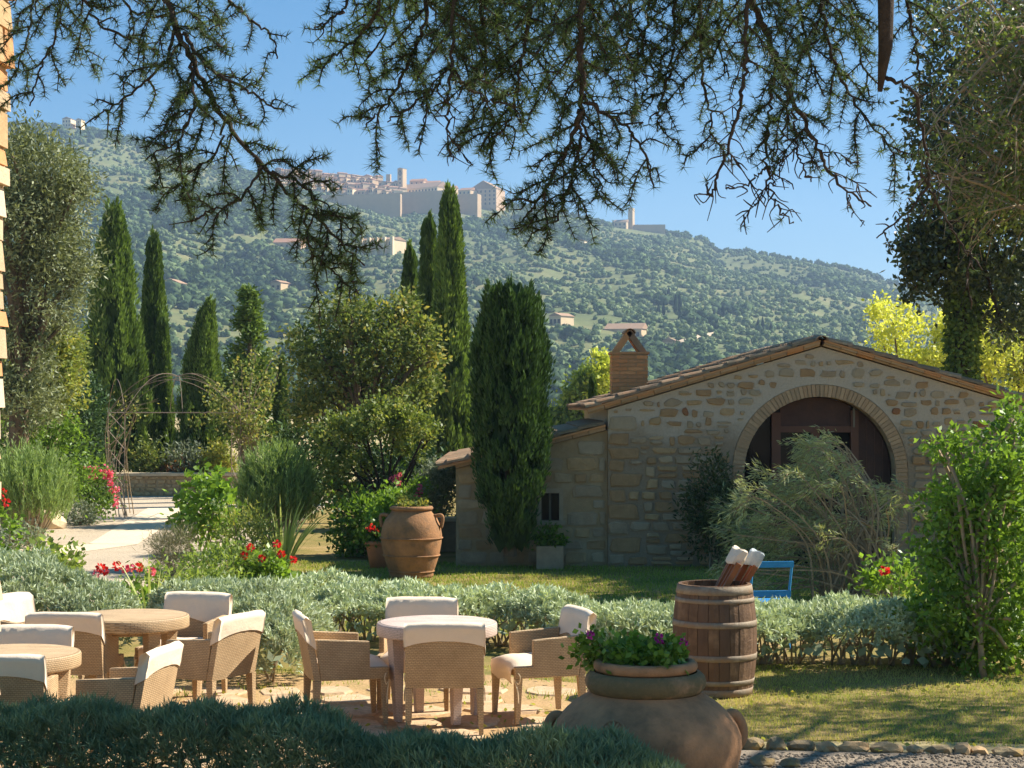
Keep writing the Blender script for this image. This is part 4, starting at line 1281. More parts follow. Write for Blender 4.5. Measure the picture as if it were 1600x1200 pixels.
def straps(name, label, base, n, length, width, leafm, spread=.5, cat='plant', group=None):
    t = thing(name, label, cat, tuple(base), 0, group)
    for i in range(n):
        a = R.uniform(0, 6.283); sp = R.uniform(.05, spread); L = length * R.uniform(.65, 1.1)
        d = np.array([math.cos(a), math.sin(a), 0]); side = np.array([-math.sin(a), math.cos(a), 0]) * width / 2 * R.uniform(.8, 1.2)
        if R.random() < .6: side = np.array([side[0] * .3 + width * .4, side[1] * .3, 0])
        b = np.asarray(base, float) + d * .04
        V = []; F = []
        for j in range(6):
            u = j / 5
            p = b + d * L * (sp * u + sp * .7 * u ** 3) + np.array([0, 0, L * (u * (1 - .25 * sp) - .35 * sp * u ** 3)])
            w = (1 - u ** 2.2) * (.7 + .6 * u * (1 - u) * 2)
            if j < 5: V += [p - side * w, p + side * w + d * .006]
            else: V += [p]
            if j and j < 5: F.append((2 * j - 2, 2 * j - 1, 2 * j + 1, 2 * j))
        F.append((8, 9, 10))
        mesh('leaf', V, F, M[leafm], t, tint=np.clip(NR.normal(.5, .25) + np.linspace(-.2, .2, len(V)), 0, 1))
    return t

def flowers(parent, pts, r, matn, n=26, name='flower_head'):
    for p in pts:
        p = np.asarray(p, float)
        fb = FB(4); d = rdir(n)
        fb.leaves(p + d * r * .35, unit(d + rdir(n) * .4), r * .85, r * .7, NR.uniform(0, 1, n), mid=.6)
        fb.obj(name, M[matn], parent)

# ------------------------------------------------------------------ garden trees
cypress('tallest broad cypress at left, behind the iron pergola', 178, 742, 322, 112, 52, 26000, seed=1, tb=.5)
cypress('slim cypress just right of the tallest left cypress', 240, 742, 368, 60, 54, 17000, seed=2, tb=.4)
cypress('shorter slim cypress overlapping the right foot of the slim left cypress', 254, 742, 492, 40, 53, 8000, seed=8, tb=.5)
cypress('cypress with a bent tip right of the pergola arch', 314, 745, 470, 88, 52, 20000, seed=3, tb=.45, lean=.16, tip=.5)
cypress('tallest of the cypresses behind the autumn tree, bright right side', 703, 760, 296, 74, 46, 24000, seed=4, tb=.55)
cypress('slim pointed cypress tucked left of the tallest middle cypress', 670, 760, 336, 44, 48, 14000, seed=5, tb=.4)
cypress('low cypress top peeping over the autumn tree', 640, 760, 382, 44, 50, 12000, seed=6, tb=.42)
cypress('broad dark blunt cypress standing before the stone lean-to', 797, 884, 440, 122, 26.92, 34000, 'cypress_dark', seed=7, tb=.5, fat=1, z0=.25)
cypress('small dark cypress at the left edge of the autumn tree', 440, 745, 556, 36, 50, 7000, seed=9, tb=.45)
cypress('thin grey green cypress tip rising behind the lean-to roof', 926, 760, 588, 22, 42, 4000, seed=10, tb=.35)

# dark layered conifer between the bent cypress and the autumn tree
def conifer(label, px, ybase, ytop, wpx, D):
    x = gx(px, D); zb = gz(ybase, D); zt = gz(ytop, D); H = zt - zb; Wd = wpx / FPX * D
    t = thing('conifer', label, 'conifer', (x, D, zb)); fb = FB(4); mb = MB()
    mb.tube([(x, D, zb - .1), (x, D, zt - .2)], [.16, .02], 7)
    for i in range(150):
        h = R.uniform(.12, .98); a = R.uniform(0, 6.28); L = Wd / 2 * (1.03 - h) ** .75 * R.uniform(.7, 1.25)
        p0 = np.array([x, D, zb + h * H]); d = np.array([math.cos(a), math.sin(a), .35]); p1 = p0 + d * L
        mb.tube([p0, p1], [.025, .006], 4)
        m = 70; tt = NR.uniform(.25, 1, (m, 1))
        fb.leaves(p0 + (p1 - p0) * tt + NR.normal(0, .07, (m, 3)), unit(d * .8 + rdir(m) * .8), .16, .06, NR.normal(.4, .2, m))
    fb.obj('crown', M['cypress'], t); mb.obj('trunk', M['bark'], t)
conifer('dark loose conifer between the bent cypress and the autumn tree', 390, 745, 450, 112, 50)

# olive at the far left and its neighbours
D = 34
tree('olive_tree', 'tall grey green olive tree behind the pillar at far left', (gx(30, D), D, 0), (gx(35, D), D, 3.2),
     [(P(58, 285, D), (.9, 1.0, .9), 46), (P(22, 350, D), (1.15, 1.2, 1.1), 66), (P(78, 370, D), (.72, .9, .9), 40), (P(40, 460, D), (1.05, 1.1, .95), 60), (P(20, 260, D), (.85, .9, .75), 34), (P(105, 300, D), (.35, .5, .45), 12), (P(8, 560, D), (.9, .9, .85), 46), (P(25, 630, D), (.8, .8, .5), 30), (P(112, 410, D), (.3, .4, .5), 10)],
     'olive', 'bark', .2, .12, .038, per=110, cr=.2, tb=.38)
D = 37
tree('golden_tree', 'golden tipped shrub tree below the olive at far left', (gx(65, D), D, 0), (gx(65, D), D, 1.3),
     [(P(60, 570, D), (.95, .9, .75), 60), (P(95, 545, D), (.45, .6, .45), 22), (P(45, 620, D), (1.05, 1., .6), 45), (P(100, 600, D), (.4, .6, .5), 20)], 'golden', 'bark', .12, .10, .05, per=90, cr=.17)
bush('dark_shrub', 'dense green shrub under the golden tree at far left', (gx(60, 35.), 35., 0), (1.05, .9, .9), 'green', .10, .05, ncl=110, per=60, cr=.16, tb=.35, zc=1.35)
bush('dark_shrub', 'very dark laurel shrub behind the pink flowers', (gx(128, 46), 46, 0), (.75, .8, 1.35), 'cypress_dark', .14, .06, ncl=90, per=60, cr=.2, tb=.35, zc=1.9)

def spiky(name, label, c, r, leafm, n, L, W, tb=.5, cat='bush', lean=.35, up=1.0):
    """upright needle leaved bush such as rosemary"""
    c = np.asarray(c, float); r = np.asarray(r, float)
    t = thing(name, label, cat, (c[0], c[1], 0)); fb = FB(4); mb = MB()
    for i in range(n):
        d = unit(NR.normal(size=3)); d[2] = abs(d[2])
        p1 = c + d * r * R.uniform(.55, 1.05); p0 = c + np.array([d[0] * r[0] * .25, d[1] * r[1] * .25, -c[2] * .9])
        p1[2] = max(p1[2], .08)
        ax = unit(np.array([d[0] * lean, d[1] * lean, up]) + NR.normal(0, .18, 3))
        k = 26; s = np.linspace(0, 1, k)[:, None]
        q = p1 + ax * (s - .7) * L * 4.5
        fb.leaves(q, unit(ax * .9 + rdir(k) * .5), L, W, tb + NR.normal(0, .15) + NR.normal(0, .08, k))
        if i % 12 == 0: mb.tube([p0, (p0 + p1) / 2 + ax * .05, p1], [.016, .01, .004], 4)
    fb.V = [np.maximum(v, np.array([-1e9, -1e9, .01])) for v in fb.V]
    fb.obj('foliage', M[leafm], t); mb.obj('stems', M['twig'], t)
    return t
D = 31
spiky('rosemary_bush', 'large upright rosemary bush at the left edge', (gx(40, D), D, .75), (.85, .8, .95), 'rosemary', 800, .10, .016, tb=.55)
D = 30
spiky('rosemary_bush', 'large round rosemary bush behind the striped strap leaves', (gx(432, D), D, .75), (.72, .7, 1.0), 'rosemary', 900, .10, .016, tb=.5)

# pink oleander near the pergola foot
D = 38
t = bush('pink_bush', 'dark bush with pink flowers at the foot of the pergola', (gx(146, D), D, 0), (.46, .5, .5), 'green', .09, .05, ncl=50, per=45, cr=.12, tb=.25, zc=.6)
flowers(t, [P(118 + R.uniform(0, 60), 733 + R.uniform(-4, 16) + 0, D - .35) for _ in range(16)] + [P(172 + R.uniform(0, 14), 755 + R.uniform(0, 35), D - .3) for _ in range(8)], .07, 'pink', 14)
bush('grey_shrub', 'small grey leaved shrub beside the pink bush', (gx(125, 37.), 37., 0), (.33, .35, .24), 'greyleaf', .07, .025, ncl=40, per=40, cr=.08)
bush('vine_shrub', 'loose leafy vine shrub above the left lavender mound', (gx(88, 24), 24, 0), (.42, .4, .3), 'lime', .10, .075, ncl=30, per=16, cr=.1, tb=.45)
bush('grey_shrub', 'low grey shrub beside the limestone boulder', (gx(25, 30.), 30., 0), (.5, .45, .2), 'greyleaf', .07, .03, ncl=40, per=40, cr=.08)
t = bush('geranium', 'red flowered plant hugging the left pillar', (gx(12, 24.), 24., 0), (.18, .2, .55), 'green', .09, .06, ncl=22, per=16, cr=.08)
flowers(t, [P(6, 770, 24), P(10, 785, 23.9)], .06, 'red', 14)

# shrubs behind the low wall
for px, yb, w, h, lm, nm, lb, tb in [(232, 742, 27, 62, 'dull', 'round_shrub', 'round olive green shrub behind the low wall, left of three', .45), (290, 742, 30, 66, 'greyleaf', 'grey_shrub', 'tall loose grey green shrub in the middle behind the low wall', .35), (268, 742, 18, 30, 'rust_leaf', 'red_shrub', 'small reddish shrub behind the low wall', .5), (342, 742, 24, 58, 'golden', 'yellow_shrub', 'yellowing shrub behind the low wall under the bent cypress', .7)]:
    D = 50.8
    bush(nm, lb, (gx(px, D), D, .2), (w / FPX * D, .5, h / 2 / FPX * D), lm, .13, .05, ncl=60, per=50, cr=.16, tb=tb)

# pergola
D1, D2 = 39.5, 41.6
per = thing('pergola', 'thin rusty iron garden pergola with arched roof over the gravel path', 'pergola', (gx(270, D1), D1, 0))
zt = gz(645, D1)
corners = [(gx(169, D2), D2), (gx(195, D1), D1), (gx(376, D1), D1), (gx(362, D2), D2)]
for (x, y) in corners:
    mb = MB(); mb.tube([(x, y, 0), (x, y, zt)], .011, 6); mb.obj('post', M['iron'], per)
def arcpts(a, b, rise, n=14):
    a = np.array(a); b = np.array(b)
    return [a + (b - a) * t + np.array([0, 0, rise * 4 * t * (1 - t)]) for t in np.linspace(0, 1, n)]
c3 = [(x, y, zt) for x, y in corners]
ap = np.array([gx(278, 40.5), 40.5, gz(588, 40.5)])
for i in range(4):
    mb = MB(); mb.tube([c3[i], c3[(i + 1) % 4]], .008, 5); mb.obj('rail', M['iron'], per)
    mb = MB(); mb.tube(arcpts(c3[i], ap, .35), .007, 5); mb.obj('arch_rib', M['iron'], per)
    mm = (np.array(c3[i]) + np.array(c3[(i + 1) % 4])) / 2
    mb = MB(); mb.tube(arcpts(mm, ap, .25), .006, 5); mb.obj('arch_rib', M['iron'], per)
    mb = MB(); mb.tube(arcpts(c3[i], c3[(i + 1) % 4], .75), .006, 5); mb.obj('hoop', M['iron'], per)
for (i, j) in ((0, 1), (2, 3)):
    (x1, y1), (x2, y2) = corners[i], corners[j]
    for k in range(5):
        z0 = .25 + k * zt / 5.5; z1 = z0 + zt / 6
        mb = MB(); mb.tube([(x1, y1, z0), (x2, y2, z1)], .009, 4); mb.tube([(x2, y2, z0), (x1, y1, z1)], .009, 4); mb.obj('lattice_bar', M['iron'], per)
# climbing rose over the right side of the pergola
cr_ = thing('climbing_rose', 'sparse climbing rose sprawling over the right side of the pergola', 'climber', (gx(385, D1), D1, 0))
mb = MB(); fb = FB(4)
for i in range(26):
    p0 = np.array([gx(382, D1) + R.uniform(-.15, .2), D1 + R.uniform(-.2, .6), 0])
    p2 = P(R.uniform(330, 440), R.uniform(560, 690), D1 + R.uniform(-.3, 1.2)); p1 = P(385 + R.uniform(-14, 20), 690, D1 + .2)
    q = smooth_path([p0, p1, p2, p2 + np.array([R.uniform(-.5, .3), 0, R.uniform(-.3, .1)])], 4)
    mb.tube(q, np.linspace(.016, .004, len(q)), 4)
    m = 70; ii = NR.integers(5, len(q), m)
    fb.leaves(np.array(q)[ii] + NR.normal(0, .10, (m, 3)), rdir(m), .09, .06, NR.uniform(0, 1, m))
mb.obj('stems', M['twig'], cr_); fb.obj('foliage', M['dull'], cr_)
cr2 = thing('climbing_vine', 'bare twiggy vine winding up the left pergola posts', 'climber', (gx(180, D1), D1, 0))
mb = MB(); fb = FB(4)
for i in range(9):
    q = smooth_path([np.array([gx(R.uniform(168, 196), D1), D1 + R.uniform(0, 2), 0]), P(R.uniform(165, 200), 720, D1 + 1), P(R.uniform(165, 215), 650, D1 + .8), P(R.uniform(180, 250), R.uniform(615, 650), D1 + .8)], 4)
    mb.tube(q, np.linspace(.014, .004, len(q)), 4)
    m = 14; ii = NR.integers(6, len(q), m); fb.leaves(np.array(q)[ii] + NR.normal(0, .08, (m, 3)), rdir(m), .08, .05, NR.uniform(0, 1, m))
mb.obj('stems', M['twig'], cr2); fb.obj('foliage', M['dull'], cr2)

# middle trees
D = 38
tree('autumn_tree', 'broad brownish green deciduous tree in the middle distance', (gx(565, D), D, 0), (gx(565, D), D, 2.0),
     [(P(560, 560, D), (1.25, 1.2, 1.0), 62), (P(500, 595, D), (.8, .9, .75), 36), (P(628, 590, D), (.85, 1., .85), 44), (P(575, 505, D), (.95, .9, .5), 32), (P(648, 535, D), (.5, .6, .6), 18), (P(475, 545, D), (.35, .5, .5), 10), (P(520, 640, D), (1.1, 1, .5), 34), (P(520, 485, D), (.5, .5, .35), 12), (P(612, 478, D), (.4, .5, .4), 11), (P(675, 580, D), (.25, .4, .5), 8)],
     'dull', 'bark', .14, .105, .068, per=58, cr=.17, ntips=34, tb=.36, tv=.3, shell=.3)
D = 30
tree('small_tree', 'small golden green tree with forked dark trunk behind the large urn', (gx(600, D), D, 0), (gx(606, D), D, .7),
     [(P(590, 660, D), (.6, .6, .24), 34), (P(528, 682, D), (.42, .5, .28), 26), (P(645, 665, D), (.42, .5, .22), 22), (P(548, 725, D), (.55, .5, .26), 22), (P(525, 765, D), (.30, .4, .35), 14), (P(605, 636, D), (.34, .4, .14), 12), (P(640, 700, D), (.25, .3, .12), 7)],
     'golden', 'dark_bark', .05, .07, .045, per=70, cr=.095, ntips=11, tb=.3, up=0, tv=.26)
bush('laurel_bush', 'glossy green laurel bush under the small golden tree', (gx(565, 29.2), 29.2, 0), (.46, .45, .5), 'green', .10, .055, ncl=70, per=36, cr=.13, tb=.3, zc=.5)
bush('laurel_bush', 'bright glossy leafed bush left of the large urn', (gx(612, 28.6), 28.6, 0), (.30, .3, .42), 'green', .10, .06, ncl=46, per=30, cr=.11, tb=.7, zc=.72)
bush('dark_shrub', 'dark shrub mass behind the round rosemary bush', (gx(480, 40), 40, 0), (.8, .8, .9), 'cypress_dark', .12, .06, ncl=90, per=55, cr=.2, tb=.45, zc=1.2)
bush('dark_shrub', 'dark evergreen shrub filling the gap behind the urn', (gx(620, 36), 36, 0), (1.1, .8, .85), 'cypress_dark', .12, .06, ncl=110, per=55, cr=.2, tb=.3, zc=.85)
D = 30
t = bush('oleander', 'pink flowered oleander just behind the large urn', (gx(636, D), D, 0), (.32, .35, .6), 'green', .12, .03, ncl=46, per=36, cr=.12, tb=.5, zc=.75)
flowers(t, [P(R.uniform(606, 662), R.uniform(742, 786), D - .33) for _ in range(18)], .055, 'pink', 14)
bush('clipped_shrub', 'grey green clipped shrub left of the lean-to corner', (gx(684, 32), 32, 0), (.36, .5, .5), 'greyleaf', .07, .025, ncl=90, per=60, cr=.11, tb=.35, zc=.95)
mb = MB(); mb.box(gx(672, 30.5), gx(716, 30.5), 30.3, 30.7, 0, .5); lo = thing('bench_wall', 'low stone ledge wall beside the lean-to corner', 'wall', (gx(690, 30.5), 30.5, 0)); mb.obj('wall', ST[0], lo)
mb = MB(); mb.box(gx(668, 30.5), gx(718, 30.5), 30.25, 30.75, .503, .56); mb.obj('coping', M['limestone'], lo)

# left middle bed
t = bush('hibiscus_shrub', 'leafy green shrub with white flowers left of the round rosemary', (gx(318, 27), 27, 0), (.40, .4, .62), 'green', .11, .085, ncl=60, per=22, cr=.12, tb=.65, zc=.85)
flowers(t, [P(R.uniform(330, 355), R.uniform(780, 805), 26.6) for _ in range(7)], .04, 'white_petal', 10)
bush('bamboo_shrub', 'yellowish feathery shrub in front of the strap leaves', (gx(385, 26), 26, 0), (.4, .35, .42), 'golden', .10, .022, ncl=70, per=26, cr=.14, tb=.55, zc=.5, up=.4)
bush('dry_shrub', 'dried grey twiggy shrub beside the gravel path', (gx(270, 26), 26, 0), (.30, .3, .34), 'drygrass', .11, .008, ncl=80, per=40, cr=.08, tb=.5, up=.6)
bush('ground_cover', 'light green low ground cover in front of the dried shrub', (gx(300, 22.5), 22.5, 0), (.75, .4, .2), 'lime', .09, .03, ncl=70, per=26, cr=.1, tb=.5)
bush('ground_cover', 'light green low plants under the leafy hibiscus shrub', (gx(350, 24), 24, 0), (.6, .4, .28), 'lime', .09, .03, ncl=60, per=26, cr=.1, tb=.4)
straps('strap_plant', 'large clump of yellow striped strap leaves before the round rosemary', (gx(442, 26.4), 26.4, 0), 44, 1.15, .045, 'straw', .5)
straps('strap_plant', 'variegated spiky plant behind the left table', (gx(236, 19.6), 19.6, 0), 20, .85, .035, 'straw', .5)
t = bush('geranium', 'red geranium in front of the striped strap leaves', (gx(422, 24), 24, 0), (.36, .3, .22), 'green', .085, .075, ncl=34, per=22, cr=.09, tb=.6)
flowers(t, [P(x, y, 23.7) for x, y in [(382, 868), (410, 872), (433, 850), (458, 874), (392, 855), (440, 865)]], .055, 'red')
t = bush('geranium', 'red and pink geraniums behind the left lavender mound', (gx(205, 21), 21, 0), (.36, .25, .16), 'green', .08, .07, ncl=24, per=20, cr=.08, tb=.5)
flowers(t, [P(x, y, 20.7) for x, y in [(158, 886), (164, 892), (183, 884), (218, 886)]], .055, 'red')
flowers(t, [P(x, y, 20.7) for x, y in [(196, 889), (205, 887), (238, 893), (150, 897)]], .05, 'pink')

# ------------------------------------------------------------------ hedges
hedge('lavender_hedge', 'shaded dark lavender hedge running along the bottom of the photo', [(-3.9, 10.9, 1.02), (-2.6, 10.75, 1.08), (-1.6, 10.55, 1.12), (-.85, 10.35, 1.0), (-.2, 10.0, .95), (.35, 9.75, 1.0), (.95, 9.6, 1.0)], .95, .56, 'lavender', 900, .075, .0075, tb=.45, sprig=13, bare=.1, seed=1)
hedge('lavender_hedge', 'lighter lavender clump in the bottom left corner', [(-3.3, 9.3, .9), (-2.75, 9.2, 1.0), (-2.25, 9.3, .8)], .7, .52, 'lavender', 850, .07, .0075, tb=.62, sprig=13, bare=.1, seed=2)
hedge('santolina_hedge', 'long silver grey hedge curving across the middle of the garden', [(-2.9, 19.5, 1.0), (-1.9, 18.9, 1.05), (-.6, 18.5, 1.05), (.5, 18.1, 1.0), (1.15, 17.3, .9), (1.6, 17.0, 1.02), (2.6, 17.1, 1.0), (3.5, 17.0, 1.08), (4.4, 16.9, .9)], 1.15, .50, 'santolina', 430, .075, .020, tb=.6, sprig=10, bare=.62, seed=3, twigs=30, spread=.8, lumpy=.55)
hedge('santolina_hedge', 'rounded bright grey green hedge right of the left tables', [(-1.95, 15.6, .85), (-2.2, 16.2, 1.0), (-2.7, 16.9, 1.05), (-3.3, 17.7, .95)], 1.15, .72, 'santolina', 520, .07, .016, tb=.42, sprig=11, bare=.25, seed=4, spread=.7)
hedge('santolina_hedge', 'broad grey green lavender mound at the far left behind the tables', [(-6.2, 18.6, 1.0), (-5.2, 18.3, 1.1), (-4.4, 17.8, 1.0), (-3.85, 17.2, .7)], 1.5, .80, 'santolina', 420, .075, .016, tb=.36, sprig=11, bare=.3, seed=5, twigs=6, spread=.7)

# ------------------------------------------------------------------ right hand bushes
# weeping narrow leaved shrub before the arch
wt = thing('weeping_shrub', 'grey green shrub with drooping wispy branches in front of the arch', 'bush', (gx(1330, 21.5), 21.5, 0))
mb = MB(); fb = FB(4)
for i in range(135):
    D = R.uniform(20.2, 22.8)
    root = np.array([gx(1300 + R.uniform(-30, 110), D), D, 0])
    tx = R.choice([R.uniform(1160, 1450), R.uniform(1180, 1330)])
    edge_y = np.interp(tx, [1160, 1200, 1230, 1260, 1300, 1340, 1370, 1410, 1450], [800, 770, 725, 745, 690, 715, 760, 740, 800])
    tipy = edge_y + R.uniform(-8, 6) + R.random() ** 1.5 * 180
    tip = P(tx, tipy, D + R.uniform(-.5, .5))
    m1 = root + (tip - root) * .5 + np.array([R.uniform(0, .3), 0, .12 + R.uniform(0, .25)])
    sd = -1 if tx < 1345 else R.choice([-1, 1])
    end = tip + np.array([sd * R.uniform(.12, .35), 0, R.uniform(-.12, .10)])
    q = smooth_path([root, m1, tip, end], 5)
    mb.tube(q, np.linspace(.015, .005, len(q)), 4)
    qa = np.array(q); br_ = R.uniform(.2, .85)
    for s_ in range(4):
        b0 = qa[R.randrange(8, len(qa))]; e0 = b0 + np.array([sd * R.uniform(.05, .32), R.uniform(-.15, .15), R.uniform(-.22, .16)])
        m = 30; tt = NR.random((m, 1))
        if s_ < 2: mb.tube([b0, e0], [.006, .003], 3)
        fb.leaves(b0 + (e0 - b0) * tt + NR.normal(0, .03, (m, 3)), unit(unit(e0 - b0)[None] + rdir(m) * .6 + [0, 0, -.15]), .085 * NR.uniform(.6, 1.2, m), .013, br_ + NR.normal(0, .15, m))
mb.obj('stems', M['twig'], wt); fb.obj('foliage', M['weeping'], wt)
# dark climbing shrub on the gable wall
D = 26.9
bush('wall_shrub', 'dark thin shrub growing against the gable wall left of the arch', (gx(1112, D), D, 0), (.42, .28, .85), 'oak', .09, .03, ncl=80, per=42, cr=.13, tb=.75, zc=.95, stems=12)
bush('wall_shrub', 'dim leafy shrub at the left foot of the arch', (gx(1160, 26.6), 26.6, 0), (.36, .28, .5), 'weeping', .10, .02, ncl=60, per=40, cr=.12, tb=.2, zc=.6, stems=10)
# big bright leafy bush at the right edge
D = 16.5
rb = tree('leafy_bush', 'big bright green leafy bush at the right edge of the photo', (gx(1535, 16.2), 16.2, 0), (gx(1530, 16.2), 16.2, .5),
     [(P(1530, 760, D), (.42, .5, .45), 60), (P(1580, 720, D), (.35, .5, .42), 45), (P(1490, 830, D), (.38, .5, .4), 55), (P(1560, 850, D), (.55, .6, .5), 75), (P(1500, 920, D), (.4, .5, .4), 50), (P(1590, 950, D), (.4, .5, .45), 40), (P(1475, 700, D), (.1, .2, .2), 7), (P(1575, 650, D), (.12, .2, .13), 8), (P(1530, 1010, D), (.42, .4, .3), 36), (P(1440, 950, D), (.22, .3, .25), 18)],
     'green', 'twig', .028, .075, .04, cat='bush', per=30, cr=.085, ntips=46, tb=.6, up=.0, shell=.2)
# low planting at the foot: rose and yellow leaved shrub
t = bush('rose_bush', 'small rose bush with one red bloom between hedge and leafy bush', (gx(1392, 18.6), 18.6, 0), (.26, .25, .42), 'green', .075, .05, ncl=30, per=22, cr=.09, tb=.7, zc=.55)
flowers(t, [P(1381, 891, 18.3)], .055, 'red')
bush('yellow_shrub', 'low shrub with yellowing leaves at the foot of the leafy bush', (gx(1445, 17.3), 17.3, 0), (.5, .3, .3), 'golden', .075, .045, ncl=50, per=26, cr=.10, tb=.5)
bush('dark_shrub', 'dark glossy ground shrub under the leafy bush', (gx(1535, 16.9), 16.9, 0), (.7, .4, .3), 'green', .07, .04, ncl=70, per=28, cr=.10, tb=.35)
bush('planter_greens', 'green plants growing in the trough under the window', (gx(858, DH - .33), DH - .33, .32), (.22, .12, .13), 'green', .08, .04, ncl=26, per=26, cr=.06, tb=.3)

# ------------------------------------------------------------------ trees beyond the house
for k, (px, py, rx, rz, n, lm, lb) in enumerate([(1420, 545, .9, .8, 70, 'yellow', 'bright yellow tree behind the roof left of the ivy trunk'), (1545, 560, 1.3, 1.3, 110, 'yellow', 'bright yellow tree behind the roof right of the ivy trunk'), (1600, 570, .9, .9, 50, 'golden', 'golden tree behind the roof at the right edge')]):
    D = 52; c = P(px, py, D); s = D / 40
    tree('yellow_tree', lb, (c[0], D, 0), (c[0], D, 1.6), [(c, (rx * s, s, rz * s), n // 2), (c + np.array([.5 * s, 0, -.7 * s]), (rx * s, s, rz * s * .8), n // 3), (c + np.array([-.4 * s, 0, .5 * s]), (rx * s * .5, s, rz * s * .7), n // 5)], lm, 'bark', .1, .14, .09, per=60, cr=.22, tb=.6)
for k, (px, yt, w, lm, tb, lb) in enumerate([(935, 548, 26, 'yellow', .25, 'yellow green poplar directly behind the chimney'), (903, 580, 26, 'lime', .55, 'pale green young poplar left of the chimney'), (872, 640, 30, 'lime', .35, 'pale green bushy tree beside the broad dark cypress'), (905, 650, 34, 'dull', .5, 'dull green bush behind the lean-to roof')]):
    D = 72; zt = gz(yt, D); wd = w / FPX * D; x = gx(px, D)
    tree('poplar_tree', lb, (x, D, 0), (x, D, 1.0), [((x, D, zt * .45), (wd, wd, zt * .36), 60), ((x, D, zt * .75), (wd * .7, wd * .7, zt * .25), 36)], lm, 'bark', .1, .2, .12, per=60, cr=.2, tb=tb)

# holm oak with ivy trunk behind the house
D = 39
x0 = gx(1500, D)
oak = tree('holm_oak', 'tall dark evergreen oak with ivy covered trunk behind the barn roof', (x0, D, 0), (x0 + .1, D, 6.5),
     [(P(1490, 300, D), (1.0, 1.2, 1.2), 70), (P(1560, 330, D), (1.1, 1.3, 1.4), 80), (P(1450, 400, D), (.55, .8, .8), 34), (P(1500, 430, D), (.6, .8, .6), 34), (P(1580, 460, D), (.9, 1, .9), 60), (P(1480, 180, D), (.9, 1.2, 1.1), 54), (P(1560, 130, D), (1.3, 1.4, 1.4), 80), (P(1430, 385, D), (.3, .5, .35), 14), (P(1430, 440, D), (.25, .4, .35), 10), (P(1640, 250, D), (1.4, 1.4, 2.4), 90), (P(1540, 20, D), (1.6, 1.6, 1.4), 70)],
     'oak', 'dark_bark', .2, .15, .085, per=36, cr=.21, ntips=26, tb=.45, shell=.3)
fb = FB(4); m = 5200; h = NR.uniform(2.2, 7.2, m); a = NR.uniform(0, 6.283, m); rr = NR.uniform(.22, .38, m)
fb.leaves(np.stack([x0 + rr * np.cos(a) + .015 * h, D + rr * np.sin(a), h], 1), unit(rdir(m) + [0, 0, -.5]), .12, .09, NR.normal(.35, .2, m)); iv = fb.obj('ivy', M['cypress'], oak)
D = 60
tree('dark_tree', 'shadowy dark tree at the right edge beyond the roof', (gx(1590, D), D, 0), (gx(1590, D), D, 4), [(P(1580, 500, D), (1.6, 1.6, 2.2), 70), (P(1600, 420, D), (1.5, 1.5, 1.5), 50)], 'oak', 'dark_bark', .2, .2, .12, per=45, cr=.35, tb=.7)

# twiggy tree turning yellow beyond the right corner of the house
D = 32
BX, BY = 10.4, 32.0
tw = thing('twiggy_tree', 'half bare twiggy tree with yellowing leaves leaning in from the top right', 'tree', (BX, BY, 0))
mb = MB(); fb = FB(4)
mb.tube([(BX, BY, 0), (BX - .1, BY, 3.2), (BX - .3, BY - .2, 6.5), (BX - .4, BY - .3, 10.0)], [.28, .24, .19, .10], 8)
for i in range(95):
    p0 = np.array([BX - .3, BY - .2, R.uniform(4.2, 10.0)])
    if i < 74:
        px = 1425 + 190 * R.random() ** .6; py = R.uniform(-60, 340); d2 = D + R.uniform(-2.4, 2.2)
        if px < 1470 and py > 280: py = R.uniform(0, 270)
        tip = P(px, py, d2)
    else:
        tip = p0 + np.array([R.uniform(-.5, 3.6), R.uniform(-3, 3), R.uniform(0, 3)])
    mid = (p0 + tip) / 2 + np.array([0, 0, R.uniform(.1, .8)])
    q = smooth_path([p0, mid, tip], 5)
    mb.tube(q, np.linspace(.05, .009, len(q)), 5)
    qa = np.array(q)
    for s in range(8):
        b = qa[R.randrange(3, len(qa))]
        e = b + np.array([R.uniform(-1.1, .6), R.uniform(-.8, .8), R.uniform(-1.1, .5)])
        mb.tube([b, (b + e) / 2 + np.array([0, 0, .1]), e], [.016, .010, .004], 4)
        m = 18 if b[0] > 8.0 else 8
        tt = NR.random((m, 1))
        fb.leaves(b + (e - b) * tt + NR.normal(0, .09, (m, 3)), unit(rdir(m) + [0, 0, -.4]), .11, .06, NR.normal(.12, .25, m))
mb.obj('trunk', M['twig'], tw); fb.obj('crown', M['dull'], tw)

